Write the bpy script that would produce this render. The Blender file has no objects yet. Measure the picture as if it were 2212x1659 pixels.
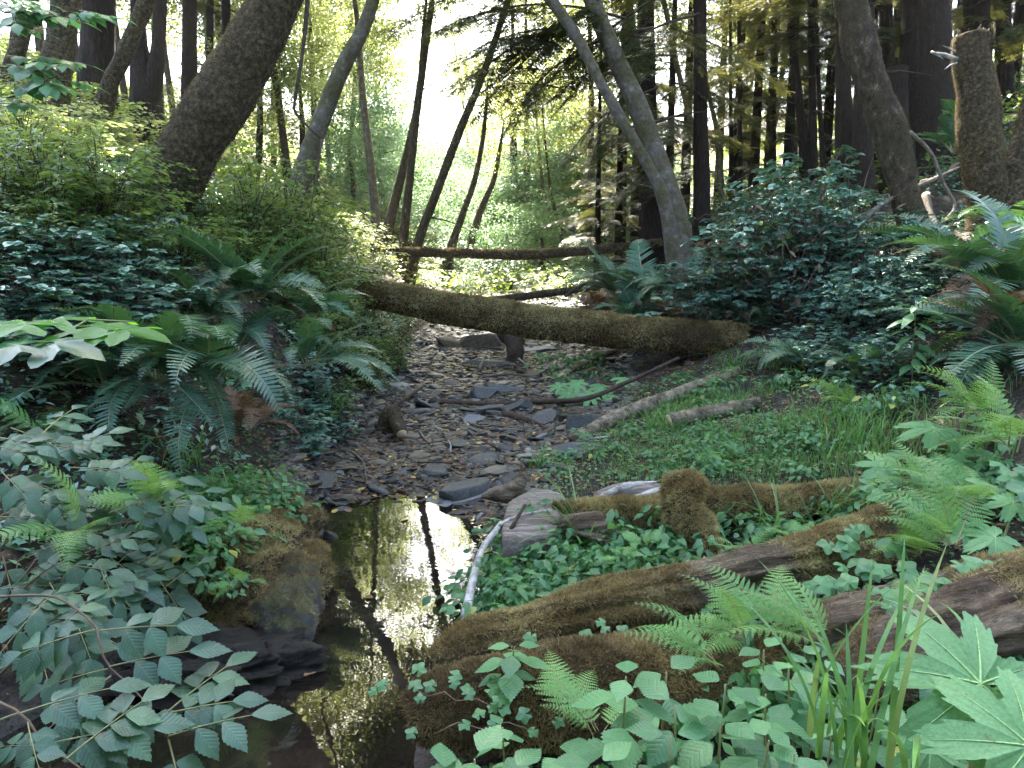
import bpy, math, random
import numpy as np
from mathutils import Vector, Matrix
R = math.radians
rng = np.random.default_rng(7)
random.seed(7)
S = bpy.context.scene
COL = S.collection

# ------------------------------------------------------------------ camera, sky, sun, exposure
PITCH = 9.6
FPX = 1671.0            # focal length in pixels of a 2212 px wide picture
CAM = np.array([0.0, 0.0, 1.5])
cd = bpy.data.cameras.new('camera'); cam = bpy.data.objects.new('camera', cd); COL.objects.link(cam)
cam.location = CAM; cam.rotation_euler = (R(90 - PITCH), 0, 0)
cd.sensor_width = 36; cd.lens = 36 * FPX / 2212; cd.clip_start = 0.05; cd.clip_end = 2000
S.camera = cam
SUN_AZ, SUN_EL = -6.0, 48.0          # azimuth from +Y towards +X
w = bpy.data.worlds.new('World'); S.world = w; w.use_nodes = True
nt = w.node_tree; nt.nodes.clear()
sky = nt.nodes.new('ShaderNodeTexSky'); sky.sky_type = 'NISHITA'; sky.sun_disc = False
sky.sun_elevation = R(SUN_EL); sky.sun_rotation = R(SUN_AZ); sky.air_density = 1.0; sky.dust_density = 2.5; sky.ozone_density = 1.0
bg = nt.nodes.new('ShaderNodeBackground'); bg.inputs[1].default_value = 0.10
wo = nt.nodes.new('ShaderNodeOutputWorld')
nt.links.new(sky.outputs[0], bg.inputs[0]); nt.links.new(bg.outputs[0], wo.inputs[0])
sd = bpy.data.lights.new('sun', 'SUN'); sd.energy = 5.0; sd.angle = R(0.55); sd.color = (1.0, 0.93, 0.80)
sun = bpy.data.objects.new('sun', sd); COL.objects.link(sun)
SDIR = np.array([math.sin(R(SUN_AZ)) * math.cos(R(SUN_EL)), math.cos(R(SUN_AZ)) * math.cos(R(SUN_EL)), math.sin(R(SUN_EL))])
sun.rotation_euler = Vector(-SDIR).to_track_quat('-Z', 'Y').to_euler()
sun.location = (0, 0, 30)
S.view_settings.view_transform = 'Standard'; S.view_settings.look = 'None'
S.view_settings.exposure = 3.65; S.view_settings.gamma = 1.0
S.render.engine = 'CYCLES'
cy = S.cycles
cy.use_denoising = True
try: cy.denoiser = 'OPENIMAGEDENOISE'
except Exception: pass
cy.max_bounces = 6; cy.diffuse_bounces = 3; cy.glossy_bounces = 3; cy.transmission_bounces = 4; cy.volume_bounces = 0; cy.transparent_max_bounces = 4
cy.use_adaptive_sampling = True; cy.adaptive_threshold = 0.02
cy.sample_clamp_indirect = 6.0
cy.caustics_reflective = False; cy.caustics_refractive = False

# ------------------------------------------------------------------ maths helpers
CT, ST = math.cos(R(PITCH)), math.sin(R(PITCH))
def P(U, V, d):
    """point at depth d (metres along the optical axis) seen at U, V of the 2212x1659 photograph"""
    a = (U - 1106) / FPX; b = (V - 829.5) / FPX
    return CAM + d * np.array([a, CT - b * ST, -ST - b * CT])
def proj(p):
    v = np.asarray(p) - CAM
    d = v[1] * CT - v[2] * ST
    if d < 0.05: return (1e5, 1e5)
    return (1106 + FPX * v[0] / d, 829.5 + FPX * (-(v[2] * CT + v[1] * ST)) / d)
def h3(ix, iy, iz, s):
    n = (ix.astype(np.int64) * 374761393 + iy.astype(np.int64) * 668265263 + iz.astype(np.int64) * 2147483647 + s * 1274126177) & 0xffffffff
    n = ((n ^ (n >> 13)) * 1274126177) & 0xffffffff
    n = n ^ (n >> 16)
    return (n & 0xffff) / 65535.0
def vnoise(p, sc=1.0, s=0):
    p = np.asarray(p, float) * sc
    i = np.floor(p); f = p - i; f = f * f * (3 - 2 * f); i = i.astype(np.int64)
    out = 0
    for dx in (0, 1):
        for dy in (0, 1):
            for dz in (0, 1):
                wgt = (f[..., 0] if dx else 1 - f[..., 0]) * (f[..., 1] if dy else 1 - f[..., 1]) * (f[..., 2] if dz else 1 - f[..., 2])
                out = out + wgt * h3(i[..., 0] + dx, i[..., 1] + dy, i[..., 2] + dz, s)
    return out * 2 - 1
def fbm(p, sc=1.0, o=3, s=0):
    t = 0; a = 1; n = 0
    for k in range(o):
        t = t + a * vnoise(p, sc * 2 ** k, s + k * 17); n += a; a *= .5
    return t / n
def nrm(v):
    v = np.asarray(v, float); return v / np.maximum(np.linalg.norm(v, axis=-1, keepdims=True), 1e-9)
def rotz(a):
    c, s = np.cos(a), np.sin(a); z = np.zeros_like(c); o = np.ones_like(c)
    return np.stack([np.stack([c, -s, z], -1), np.stack([s, c, z], -1), np.stack([z, z, o], -1)], -2)
def roty(a):
    c, s = np.cos(a), np.sin(a); z = np.zeros_like(c); o = np.ones_like(c)
    return np.stack([np.stack([c, z, s], -1), np.stack([z, o, z], -1), np.stack([-s, z, c], -1)], -2)
def rotx(a):
    c, s = np.cos(a), np.sin(a); z = np.zeros_like(c); o = np.ones_like(c)
    return np.stack([np.stack([o, z, z], -1), np.stack([z, c, -s], -1), np.stack([z, s, c], -1)], -2)
def leafrot(n, pitch=(-.5, .5), roll=.5, yaw=None):
    """rotation matrices for leaves: x axis = leaf direction, z = upper face"""
    y = rng.uniform(0, 2 * np.pi, n) if yaw is None else yaw
    p = rng.uniform(pitch[0], pitch[1], n); r = rng.normal(0, roll, n)
    return rotz(y) @ roty(p) @ rotx(r)
def frame_from(x, up=(0, 0, 1)):
    x = nrm(x); up = np.broadcast_to(np.asarray(up, float), x.shape)
    y = np.cross(up, x); bad = np.linalg.norm(y, axis=-1) < 1e-3
    y = np.where(bad[..., None], np.array([0., 1., 0.]), y); y = nrm(y); z = np.cross(x, y)
    return np.stack([x, y, z], -1)

# ------------------------------------------------------------------ terrain height
ST_Y = [-6, 1.5, 2.3, 2.75, 3.1, 3.6, 4.2, 5.0, 5.8, 7.0, 8.5, 10.5, 13.5, 18.0, 26, 40, 70, 140]
ST_P = [
 [(-40, 9), (-6, 1.6), (-3, .8), (-1.9, .25), (-1.6, -.12), (-.45, -.15), (-.2, .1), (.4, .1), (2, .2), (5, 1.4), (12, 4), (40, 12)],
 [(-40, 9), (-6, 1.7), (-3, .8), (-2.0, .25), (-1.7, -.12), (-.45, -.15), (-.22, .05), (.35, .08), (1.5, .14), (3, .6), (5, 1.5), (12, 4), (40, 12)],
 [(-40, 9), (-6, 2.0), (-3, 1.0), (-2.2, .45), (-1.75, .2), (-1.5, -.08), (-.5, -.2), (-.3, .0), (0, .04), (.6, .08), (1.6, .14), (3, .6), (5, 1.5), (12, 4), (40, 12)],
 [(-40, 9), (-6, 2.1), (-3.2, 1.2), (-2.2, .5), (-1.6, .22), (-1.28, .16), (-1.18, -.1), (-.5, -.2), (-.3, .0), (0, .04), (.6, .08), (1.6, .15), (3, .6), (5, 1.5), (12, 4), (40, 12)],
 [(-40, 9), (-6, 2.2), (-3.2, 1.3), (-2.2, .62), (-1.6, .33), (-1.2, .27), (-1.0, .18), (-.92, -.1), (-.4, -.2), (-.22, -.03), (-.05, .04), (.6, .09), (1.6, .17), (3, .65), (5, 1.5), (12, 4), (40, 12)],
 [(-40, 9), (-6, 2.3), (-3.2, 1.5), (-2.4, 1.0), (-1.8, .5), (-1.4, .34), (-1.1, .25), (-1.0, -.08), (-.4, -.18), (-.15, -.03), (.05, .06), (.6, .12), (1.6, .22), (3, .7), (5, 1.6), (12, 4), (40, 12)],
 [(-40, 9), (-6, 2.4), (-3.2, 1.65), (-2.3, 1.2), (-1.8, .75), (-1.4, .3), (-1.24, .15), (-1.15, -.05), (-.6, -.08), (-.1, .0), (.1, .08), (.6, .2), (1.6, .34), (2.5, .5), (3.2, .9), (5, 1.6), (12, 4), (40, 12)],
 [(-40, 9), (-6, 2.5), (-3.2, 1.8), (-2.3, 1.3), (-1.8, .75), (-1.5, .2), (-1.35, .04), (-.6, .03), (.2, .06), (.5, .2), (1.6, .36), (2.5, .5), (3.2, .95), (4.5, 1.4), (6, 1.9), (12, 4), (40, 12)],
 [(-40, 9), (-6, 2.6), (-3.0, 1.85), (-2.3, 1.4), (-1.9, .9), (-1.55, .22), (-1.35, .06), (-.6, .06), (.4, .1), (.9, .24), (1.8, .42), (2.4, .55), (3.2, 1.05), (4.2, 1.4), (6, 1.9), (12, 4), (40, 12)],
 [(-40, 9.5), (-8, 3.4), (-5, 2.5), (-3.0, 1.85), (-2.2, 1.3), (-1.6, .6), (-1.2, .18), (-.9, .12), (.8, .15), (1.2, .3), (2.0, .5), (3, 1.0), (3.8, 1.4), (5, 1.7), (8, 2.8), (14, 5), (40, 14)],
 [(-40, 10), (-8, 3.8), (-5, 2.6), (-3.2, 1.9), (-2.2, 1.2), (-1.6, .6), (-1.2, .28), (-.9, .22), (1.1, .24), (1.5, .38), (2.3, .7), (3, 1.1), (4, 1.5), (5.5, 1.9), (8, 2.9), (14, 5.2), (40, 14)],
 [(-40, 11), (-8, 4.1), (-5, 2.7), (-3.4, 1.95), (-2.2, 1.1), (-1.4, .5), (-1.0, .36), (1.4, .36), (1.8, .5), (2.6, .95), (3.4, 1.4), (5, 2.0), (8, 3.2), (14, 5.6), (40, 14)],
 [(-40, 12), (-14, 6.2), (-8, 4.2), (-5, 2.8), (-3.4, 1.9), (-2.2, 1.1), (-1.2, .5), (1.5, .5), (2.2, .8), (3.4, 1.4), (5, 2.1), (8, 3.5), (14, 6), (40, 15)],
 [(-40, 13), (-14, 6.4), (-8, 4.0), (-5, 2.5), (-2.5, 1.1), (-1.2, .75), (1.5, .75), (2.5, 1.1), (5, 2.1), (8, 3.4), (14, 6), (40, 15)],
 [(-40, 14), (-14, 6.8), (-8, 4.0), (-4, 2.0), (-1.5, 1.3), (1.5, 1.3), (4, 2.0), (8, 3.6), (14, 6), (40, 15)],
 [(-40, 16), (-14, 7), (-6, 3.6), (0, 2.6), (6, 3.8), (14, 7), (40, 16)],
 [(-80, 22), (-14, 8), (0, 6.0), (14, 8), (80, 20)],
 [(-80, 34), (0, 17), (80, 32)],
]
ST_X = [np.array([q[0] for q in s], float) for s in ST_P]
ST_Z = [np.array([q[1] for q in s], float) for s in ST_P]
ST_YA = np.array(ST_Y, float)
def H0(x, y):
    x = np.asarray(x, float); y = np.asarray(y, float)
    x, y = np.broadcast_arrays(x, y)
    k = np.clip(np.searchsorted(ST_YA, y) - 1, 0, len(ST_Y) - 2)
    t = np.clip((y - ST_YA[k]) / (ST_YA[k + 1] - ST_YA[k]), 0, 1)
    zs = np.stack([np.interp(x, ST_X[i], ST_Z[i]) for i in range(len(ST_Y))], 0)
    z0 = np.take_along_axis(zs, k[None], 0)[0]; z1 = np.take_along_axis(zs, k[None] + 1, 0)[0]
    return z0 * (1 - t) + z1 * t
def H(x, y):
    x = np.asarray(x, float); y = np.asarray(y, float)
    z = H0(x, y)
    p = np.stack(np.broadcast_arrays(x, y, np.zeros_like(x + y)), -1)
    amp = np.clip((np.abs(x) - .6) * .12, .012, .16)
    far = np.clip((y - 12) * .05, 0, .8)
    return z + amp * fbm(p, 1.7, 3, 3) * .7 + far * fbm(p, .35, 2, 9) + .012 * fbm(p, 9, 2, 5)
def ground_at(U, V, dmin=1.0, dmax=90):
    d = np.linspace(dmin, dmax, 3000)
    a = (U - 1106) / FPX; b = (V - 829.5) / FPX
    pts = CAM + d[:, None] * np.array([a, CT - b * ST, -ST - b * CT])
    g = pts[:, 2] - H(pts[:, 0], pts[:, 1])
    k = np.where(g < 0)[0]
    if len(k) == 0: return pts[-1]
    p = pts[k[0]].copy(); p[2] = H(p[0], p[1]); return p

# ------------------------------------------------------------------ mesh building
class MB:
    def __init__(s): s.V = []; s.Q = []; s.T = []; s.t = []; s.n = 0; s.qm = []; s.tm = []; s.lv = []
    def add(s, V, Q=None, T=None, tint=None, m=0, lv=None):
        V = np.asarray(V, float).reshape(-1, 3); n = len(V)
        s.V.append(V)
        s.t.append(np.full(n, rng.random()) if tint is None else np.broadcast_to(np.asarray(tint, float), (n,)))
        if Q is not None and len(Q): s.Q.append(np.asarray(Q, np.int64) + s.n); s.qm.append(np.full(len(Q), m))
        if T is not None and len(T): s.T.append(np.asarray(T, np.int64) + s.n); s.tm.append(np.full(len(T), m))
        s.lv.append(np.broadcast_to(np.array([.45, .5]), (n, 2)) if lv is None else lv)
        s.n += n; return s
    def inst(s, tpl, Rm, pos, scale=1.0, tint=None, m=0):
        """tpl = (V, Q, T); copies it with rotations Rm (N,3,3), positions (N,3)"""
        V, Q, T = tpl; N = len(pos); nv = len(V)
        if N == 0: return s
        sc = np.broadcast_to(np.asarray(scale, float), (N,) if np.ndim(scale) < 2 else np.shape(scale))
        if sc.ndim == 1: VV = V[None] * sc[:, None, None]
        else: VV = V[None] * sc[:, None, :]
        W = np.einsum('nij,nvj->nvi', np.asarray(Rm, float), VV) + np.asarray(pos)[:, None]
        off = np.arange(N)[:, None, None] * nv
        if tint is None: tint = rng.random(N)
        tt = np.repeat(np.broadcast_to(tint, (N,)), nv)
        return s.add(W.reshape(-1, 3), (Q[None] + off).reshape(-1, 4) if len(Q) else None, (T[None] + off).reshape(-1, 3) if len(T) else None, tt, m, np.tile(V[:, :2], (N, 1)))
    def merge(s, o, M=np.eye(3), p=(0, 0, 0), sc=1.0, tshift=0.0):
        V = np.concatenate(o.V) * sc @ np.asarray(M).T + np.asarray(p)
        Q = np.concatenate(o.Q) if o.Q else None; T = np.concatenate(o.T) if o.T else None
        return s.add(V, Q, T, np.clip(np.concatenate(o.t) + tshift, 0, 1), 0, np.concatenate(o.lv))
    def mesh(s, name, mats, smooth=True):
        V = np.concatenate(s.V); Q = np.concatenate(s.Q) if s.Q else np.zeros((0, 4), np.int64); T = np.concatenate(s.T) if s.T else np.zeros((0, 3), np.int64)
        me = bpy.data.meshes.new(name)
        nq, nt_ = len(Q), len(T)
        me.vertices.add(len(V)); me.vertices.foreach_set('co', V.astype(np.float32).ravel())
        me.loops.add(nq * 4 + nt_ * 3); me.loops.foreach_set('vertex_index', np.concatenate([Q.ravel(), T.ravel()]).astype(np.int32))
        me.polygons.add(nq + nt_)
        me.polygons.foreach_set('loop_start', np.concatenate([np.arange(nq) * 4, nq * 4 + np.arange(nt_) * 3]).astype(np.int32))
        try: me.polygons.foreach_set('loop_total', np.concatenate([np.full(nq, 4), np.full(nt_, 3)]).astype(np.int32))
        except Exception: pass
        if not isinstance(mats, (list, tuple)): mats = [mats]
        for m in mats: me.materials.append(m)
        mi = np.concatenate([np.concatenate(s.qm) if s.qm else np.zeros(0), np.concatenate(s.tm) if s.tm else np.zeros(0)])
        me.polygons.foreach_set('material_index', mi.astype(np.int32))
        me.polygons.foreach_set('use_smooth', np.full(nq + nt_, smooth))
        at = me.attributes.new('tint', 'FLOAT', 'POINT'); at.data.foreach_set('value', np.concatenate(s.t).astype(np.float32))
        at = me.attributes.new('leafuv', 'FLOAT_VECTOR', 'POINT'); lv = np.concatenate(s.lv); at.data.foreach_set('vector', np.concatenate([lv, np.zeros((len(lv), 1))], 1).astype(np.float32).ravel())
        me.update(calc_edges=True); me.validate()
        return me
def obj(name, me, parent=None, loc=None, rot=None, sc=None):
    o = bpy.data.objects.new(name, me); COL.objects.link(o)
    if parent is not None: o.parent = parent
    if loc is not None: o.location = loc
    if rot is not None: o.rotation_euler = rot
    if sc is not None: o.scale = (sc,) * 3 if np.ndim(sc) == 0 else sc
    return o
THINGS = []
def tag(o, label, cat, group=None, kind=None):
    o['label'] = label
    if cat: o['category'] = cat
    if group: o['group'] = group
    if kind: o['kind'] = kind
    THINGS.append(o); return o
def thing(name, label, cat, loc=(0, 0, 0), group=None, rz=0, sc=None):
    o = bpy.data.objects.new(name, None); COL.objects.link(o); o.location = tuple(loc); o.rotation_euler = (0, 0, rz)
    o.empty_display_size = .1
    if sc is not None: o.scale = (sc,) * 3
    return tag(o, label, cat, group)

def tube(pts, rad, seg=12, amp=0.0, freq=6.0, seed=0, cap=True, step=None, squash=None, ridge=0.0):
    pts = np.asarray(pts, float); rad = np.asarray(rad, float)
    L = np.concatenate([[0], np.cumsum(np.linalg.norm(np.diff(pts, axis=0), axis=1))])
    if step:
        n = max(3, int(L[-1] / step) + 1)
        # smooth resample (catmull-rom)
        s = np.linspace(0, L[-1], n)
        ext = np.vstack([2 * pts[0] - pts[1], pts, 2 * pts[-1] - pts[-2]])
        k = np.clip(np.searchsorted(L, s, side='right') - 1, 0, len(pts) - 2)
        t = ((s - L[k]) / np.maximum(L[k + 1] - L[k], 1e-6))[:, None]
        p0, p1, p2, p3 = ext[k], ext[k + 1], ext[k + 2], ext[k + 3]
        c = .5 * ((2 * p1) + (-p0 + p2) * t + (2 * p0 - 5 * p1 + 4 * p2 - p3) * t ** 2 + (-p0 + 3 * p1 - 3 * p2 + p3) * t ** 3)
        r = np.interp(s, L, rad); pts2 = c
    else:
        pts2, r, s = pts, rad, L
    T = nrm(np.gradient(pts2, axis=0))
    a = np.array([0, 0, 1.]) if abs(T[0][2]) < .8 else np.array([1., 0, 0])
    Y = np.cross(a, T); Y = nrm(Y); Z = np.cross(T, Y)
    th = np.linspace(0, 2 * np.pi, seg, endpoint=False)
    dirs = Y[:, None] * np.cos(th)[None, :, None] + Z[:, None] * np.sin(th)[None, :, None]
    if squash is not None: dirs = dirs * np.array(squash)
    base = pts2[:, None] + dirs * r[:, None, None]
    if amp:
        nz = fbm(base + seed * 13.7, freq, 3, seed)
        nz2 = fbm(base * 1.0 + 5, freq * .25, 2, seed + 3)
        base = base + dirs * (r[:, None] * amp * (nz + nz2))[..., None]
    if ridge:
        nz = 1 - 2 * np.abs(fbm(base * [1.1, 14, 14] + seed, 1.0, 3, seed + 9)); base = base + dirs * (r[:, None] * ridge * (nz - .5))[..., None]
        base = base + dirs * (.006 * fbm(base, 38, 2, seed + 5))[..., None]
    n = len(pts2); V = base.reshape(-1, 3)
    i = np.arange(n - 1)[:, None] * seg; j = np.arange(seg)[None]; j2 = (j + 1) % seg
    Q = np.stack([i + j, i + j2, i + seg + j2, i + seg + j], -1).reshape(-1, 4)
    Tt = []
    if cap:
        V = np.vstack([V, pts2[:1], pts2[-1:]]); c0, c1 = n * seg, n * seg + 1
        for q in range(seg):
            Tt.append((c0, (q + 1) % seg, q)); Tt.append((c1, (n - 1) * seg + q, (n - 1) * seg + (q + 1) % seg))
    return V, Q, np.array(Tt, np.int64).reshape(-1, 3)

# ------------------------------------------------------------------ leaf templates (x = length, y = width, z = up)
EMPT3 = np.zeros((0, 3), np.int64); EMPT4 = np.zeros((0, 4), np.int64)
def leaf_ovate(W=.5, nseg=3, fold=.12, droop=.25, serr=0.0, wide=.4):
    """unit length leaf blade with a fold on the midrib"""
    V = [(0, 0, 0)]; Q = []; T = []
    xs = np.linspace(0, 1, nseg + 1)[1:-1]
    def prof(x): return W / 2 * (x / wide) ** .7 * (1 if x < wide else 1) if x < wide else W / 2 * np.cos((x - wide) / (1 - wide) * np.pi / 2) ** 1.25
    rows = []
    for i, x in enumerate(xs):
        wv = prof(x); dx = 0
        if serr: wv *= 1 + (serr if i % 2 else -serr); dx = (.02 if i % 2 else -.01)
        z = -droop * x * x
        k = len(V); V += [(x, 0, z), (x + dx, wv, z + fold * wv * 2 - .15 * wv), (x + dx, -wv, z + fold * wv * 2 - .15 * wv)]
        rows.append(k)
    tip = len(V); V.append((1, 0, -droop))
    T += [(0, rows[0], rows[0] + 1), (0, rows[0] + 2, rows[0])]
    for a, b in zip(rows[:-1], rows[1:]):
        Q += [(a, b, b + 1, a + 1), (a, a + 2, b + 2, b)]
    T += [(rows[-1], tip, rows[-1] + 1), (rows[-1], rows[-1] + 2, tip)]
    V = np.array(V)
    return V, np.array(Q, np.int64).reshape(-1, 4) if Q else EMPT4, np.array(T)
def leaf_lobed(lobes=5, n=40, depth=.4, teeth=0.0, nt=30, rings=3, cup=-.25, notch=.35, seed=1, spread=2.5, pw=1.2):
    """palmate leaf; the stalk joins at the origin, the leaf spreads over +x"""
    rr = np.random.default_rng(seed)
    ang = np.linspace(-spread, spread, lobes); ln = np.cos(ang / spread * 1.0) * .45 + .55
    th = np.linspace(-np.pi + notch, np.pi - notch, n)
    r = np.zeros(n)
    for a, l in zip(ang, ln):
        wd = spread / lobes * 1.1
        r = np.maximum(r, l * (1 - depth * np.clip(np.abs(th - a) / wd, 0, 1) ** pw))
    r *= 1 - .15 * (np.abs(th) / np.pi) ** 2
    if teeth: r *= 1 + teeth * (2 * np.abs(((th * nt / 6.28) % 1) - .5) - .5) + rr.normal(0, teeth * .3, n)
    V = [(0, 0, 0)]; fr = np.linspace(0, 1, rings + 1)[1:]
    for f in fr:
        for k in range(n):
            x = r[k] * f * np.cos(th[k]); y = r[k] * f * np.sin(th[k])
            vein = min(abs(th[k] - a) for a in ang) / (spread / lobes)
            V.append((x, y, cup * (r[k] * f) ** 2 + .05 * f * (vein - .5) + .03 * math.sin(3 * th[k] + seed) * f))
    Q = []; T = []
    for k in range(n - 1): T.append((0, 1 + k, 2 + k))
    for q in range(rings - 1):
        a = 1 + q * n; b = a + n
        for k in range(n - 1): Q.append((a + k, b + k, b + k + 1, a + k + 1))
    return np.array(V), np.array(Q, np.int64).reshape(-1, 4) if Q else EMPT4, np.array(T)
LEAF_LO = leaf_ovate(.55, 2, .12, .15)
LEAF_MD = leaf_ovate(.56, 8, .12, .25, serr=.03)
def one(tpl, tt):
    return MB().inst(tpl, np.eye(3)[None], np.zeros((1, 3)), 1.0, np.array([tt]))
LEAF_LONG = leaf_ovate(.34, 5, .12, .3)
LEAF_HI = leaf_ovate(.66, 18, .10, .28, serr=.05)
LEAF_NETTLE = leaf_ovate(.74, 26, .08, .22, serr=.07, wide=.36)
LEAF_BRAMBLE = leaf_lobed(3, 15, .45, .14, 9, 1, -.2, .5, 2)
LEAF_MAPLE = leaf_lobed(5, 41, .55, .10, 20, 2, -.2, .5, 5)
LEAF_CURRANT = leaf_lobed(5, 61, .32, .07, 26, 2, -.25, .35, 7)
LEAF_COLT = [leaf_lobed(7, 253, .52, .12, 44, 6, -.26, .25, 11 + k, pw=1.7) for k in range(3)]
def blade_tpl(seg=5, w=.02, bend=.9):
    """unit height grass blade bending towards +x"""
    s = np.linspace(0, 1, seg + 1); a = bend * s
    x = np.cumsum(np.r_[0, np.sin((a[1:] + a[:-1]) / 2)]) / seg; z = np.cumsum(np.r_[0, np.cos((a[1:] + a[:-1]) / 2)]) / seg
    wv = w * (1 - s ** 2) ** .6 + .001
    V = np.concatenate([np.stack([x, -wv / 2, z], 1), np.stack([x, wv / 2, z], 1)])
    n = seg + 1
    Q = np.array([(i, i + 1, n + i + 1, n + i) for i in range(seg)])
    return V, Q, EMPT3
def frond_curve(n, up=.9, drop=1.6):
    """arching unit frond in the xz plane: starts at angle `up` and curves over by `drop`"""
    s = np.linspace(0, 1, n); ang = up - drop * s ** 1.25
    x = np.cumsum(np.r_[0, np.cos((ang[1:] + ang[:-1]) / 2)]) / (n - 1); z = np.cumsum(np.r_[0, np.sin((ang[1:] + ang[:-1]) / 2)]) / (n - 1)
    return s, np.stack([x, 0 * x, z], 1), ang
def sword_frond(up=.9, drop=1.7, pairs=34, wid=.15, side=0.0):
    mb = MB(); s, c, ang = frond_curve(60, up, drop)
    c[:, 1] = side * s ** 2
    mb.add(*tube(c[::4], np.linspace(.007, .002, len(c[::4])), 4, cap=False), tint=.95, m=1)
    ps = np.linspace(.14, .99, pairs)
    tpl = (np.array([(0, -.045, 0), (0, .07, 0), (.5, .055, -.03), (.5, -.05, -.03), (1, .0, -.12), (.8, .03, -.07), (.8, -.03, -.07)]),
           np.array([(0, 3, 2, 1), (3, 6, 5, 2)]), np.array([(6, 4, 5)]))
    Ms = []; Ps = []; Sc = []
    for p in ps:
        f = p * 59; i = int(min(f, 58)); pos = c[i] + (c[i + 1] - c[i]) * (f - i)
        a = np.interp(p, s, ang); tx = np.array([math.cos(a), 2 * side * p, math.sin(a)]); tx /= np.linalg.norm(tx)
        up_ = np.array([-math.sin(a), 0, math.cos(a)])
        l = wid * (min(1, (p - .06) / .16) ** .6) * (1 - max(0, (p - .35) / .66) ** 1.7) + .008
        for sg in (-1, 1):
            if rng.random() < .05: continue
            sd_ = np.array([0, sg, 0.]); d = nrm(sd_ * .94 + tx * (.22 + .35 * p) + up_ * (.22 + rng.normal(0, .05)))
            z = nrm(up_ - d * np.dot(up_, d)); y = np.cross(z, d)
            Ms.append(np.stack([d, y, z], -1)); Ps.append(pos); Sc.append([l, wid * (1.25 if p < .9 else .8) * (.75 + .25 * l / wid), l])
    mb.inst(tpl, np.array(Ms), np.array(Ps), np.array(Sc), tint=np.repeat(rng.uniform(.2, .7), len(Ps)) + rng.uniform(-.15, .15, len(Ps)))
    return mb
def lady_frond(up=.8, drop=1.2, pairs=15, wid=.30, sub=9):
    mb = MB(); s, c, ang = frond_curve(40, up, drop)
    mb.add(*tube(c[::3], np.linspace(.006, .002, len(c[::3])), 4, cap=False), tint=.9, m=1)
    ps = .18 + .8 * np.linspace(0, 1, pairs) ** .9
    pin = (np.array([(0, -.46, 0), (0, .46, 0), (.6, .42, -.04), (.6, -.36, -.04), (1.05, .1, -.1)]), np.array([(0, 3, 2, 1)]), np.array([(3, 4, 2)]))
    Ms = []; Ps = []; Sc = []
    for p in ps:
        f = p * 39; i = int(min(f, 38)); pos = c[i] + (c[i + 1] - c[i]) * (f - i)
        a = np.interp(p, s, ang); tx = np.array([math.cos(a), 0, math.sin(a)]); up_ = np.array([-math.sin(a), 0, math.cos(a)])
        l = wid * min(1, ((p - .10) / .2)) ** .5 * (1 - ((p - .2) / .82)) ** .85 + .012
        for sg in (-1, 1):
            d = nrm(np.array([0, sg, 0.]) + tx * .38 + up_ * .05); z = nrm(up_ - d * np.dot(up_, d)); yy = np.cross(z, d)
            ns = max(3, int(sub * l / wid) + 2)
            for q in range(ns):
                t = (q + .6) / ns; pl = l * .15 * (1 - t) ** .7 + .003
                pp = pos + d * l * t - z * l * .18 * t * t
                for s2 in (-1, 1):
                    dd = nrm(yy * s2 + d * .45); zz = z; y2 = np.cross(zz, dd)
                    Ms.append(np.stack([dd, y2, zz], -1)); Ps.append(pp); Sc.append([pl, l / ns * .95, pl])
    mb.inst(pin, np.array(Ms), np.array(Ps), np.array(Sc), tint=np.clip(rng.uniform(.2, .8) + rng.uniform(-.12, .12, len(Ps)), 0, 1))
    return mb

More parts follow.
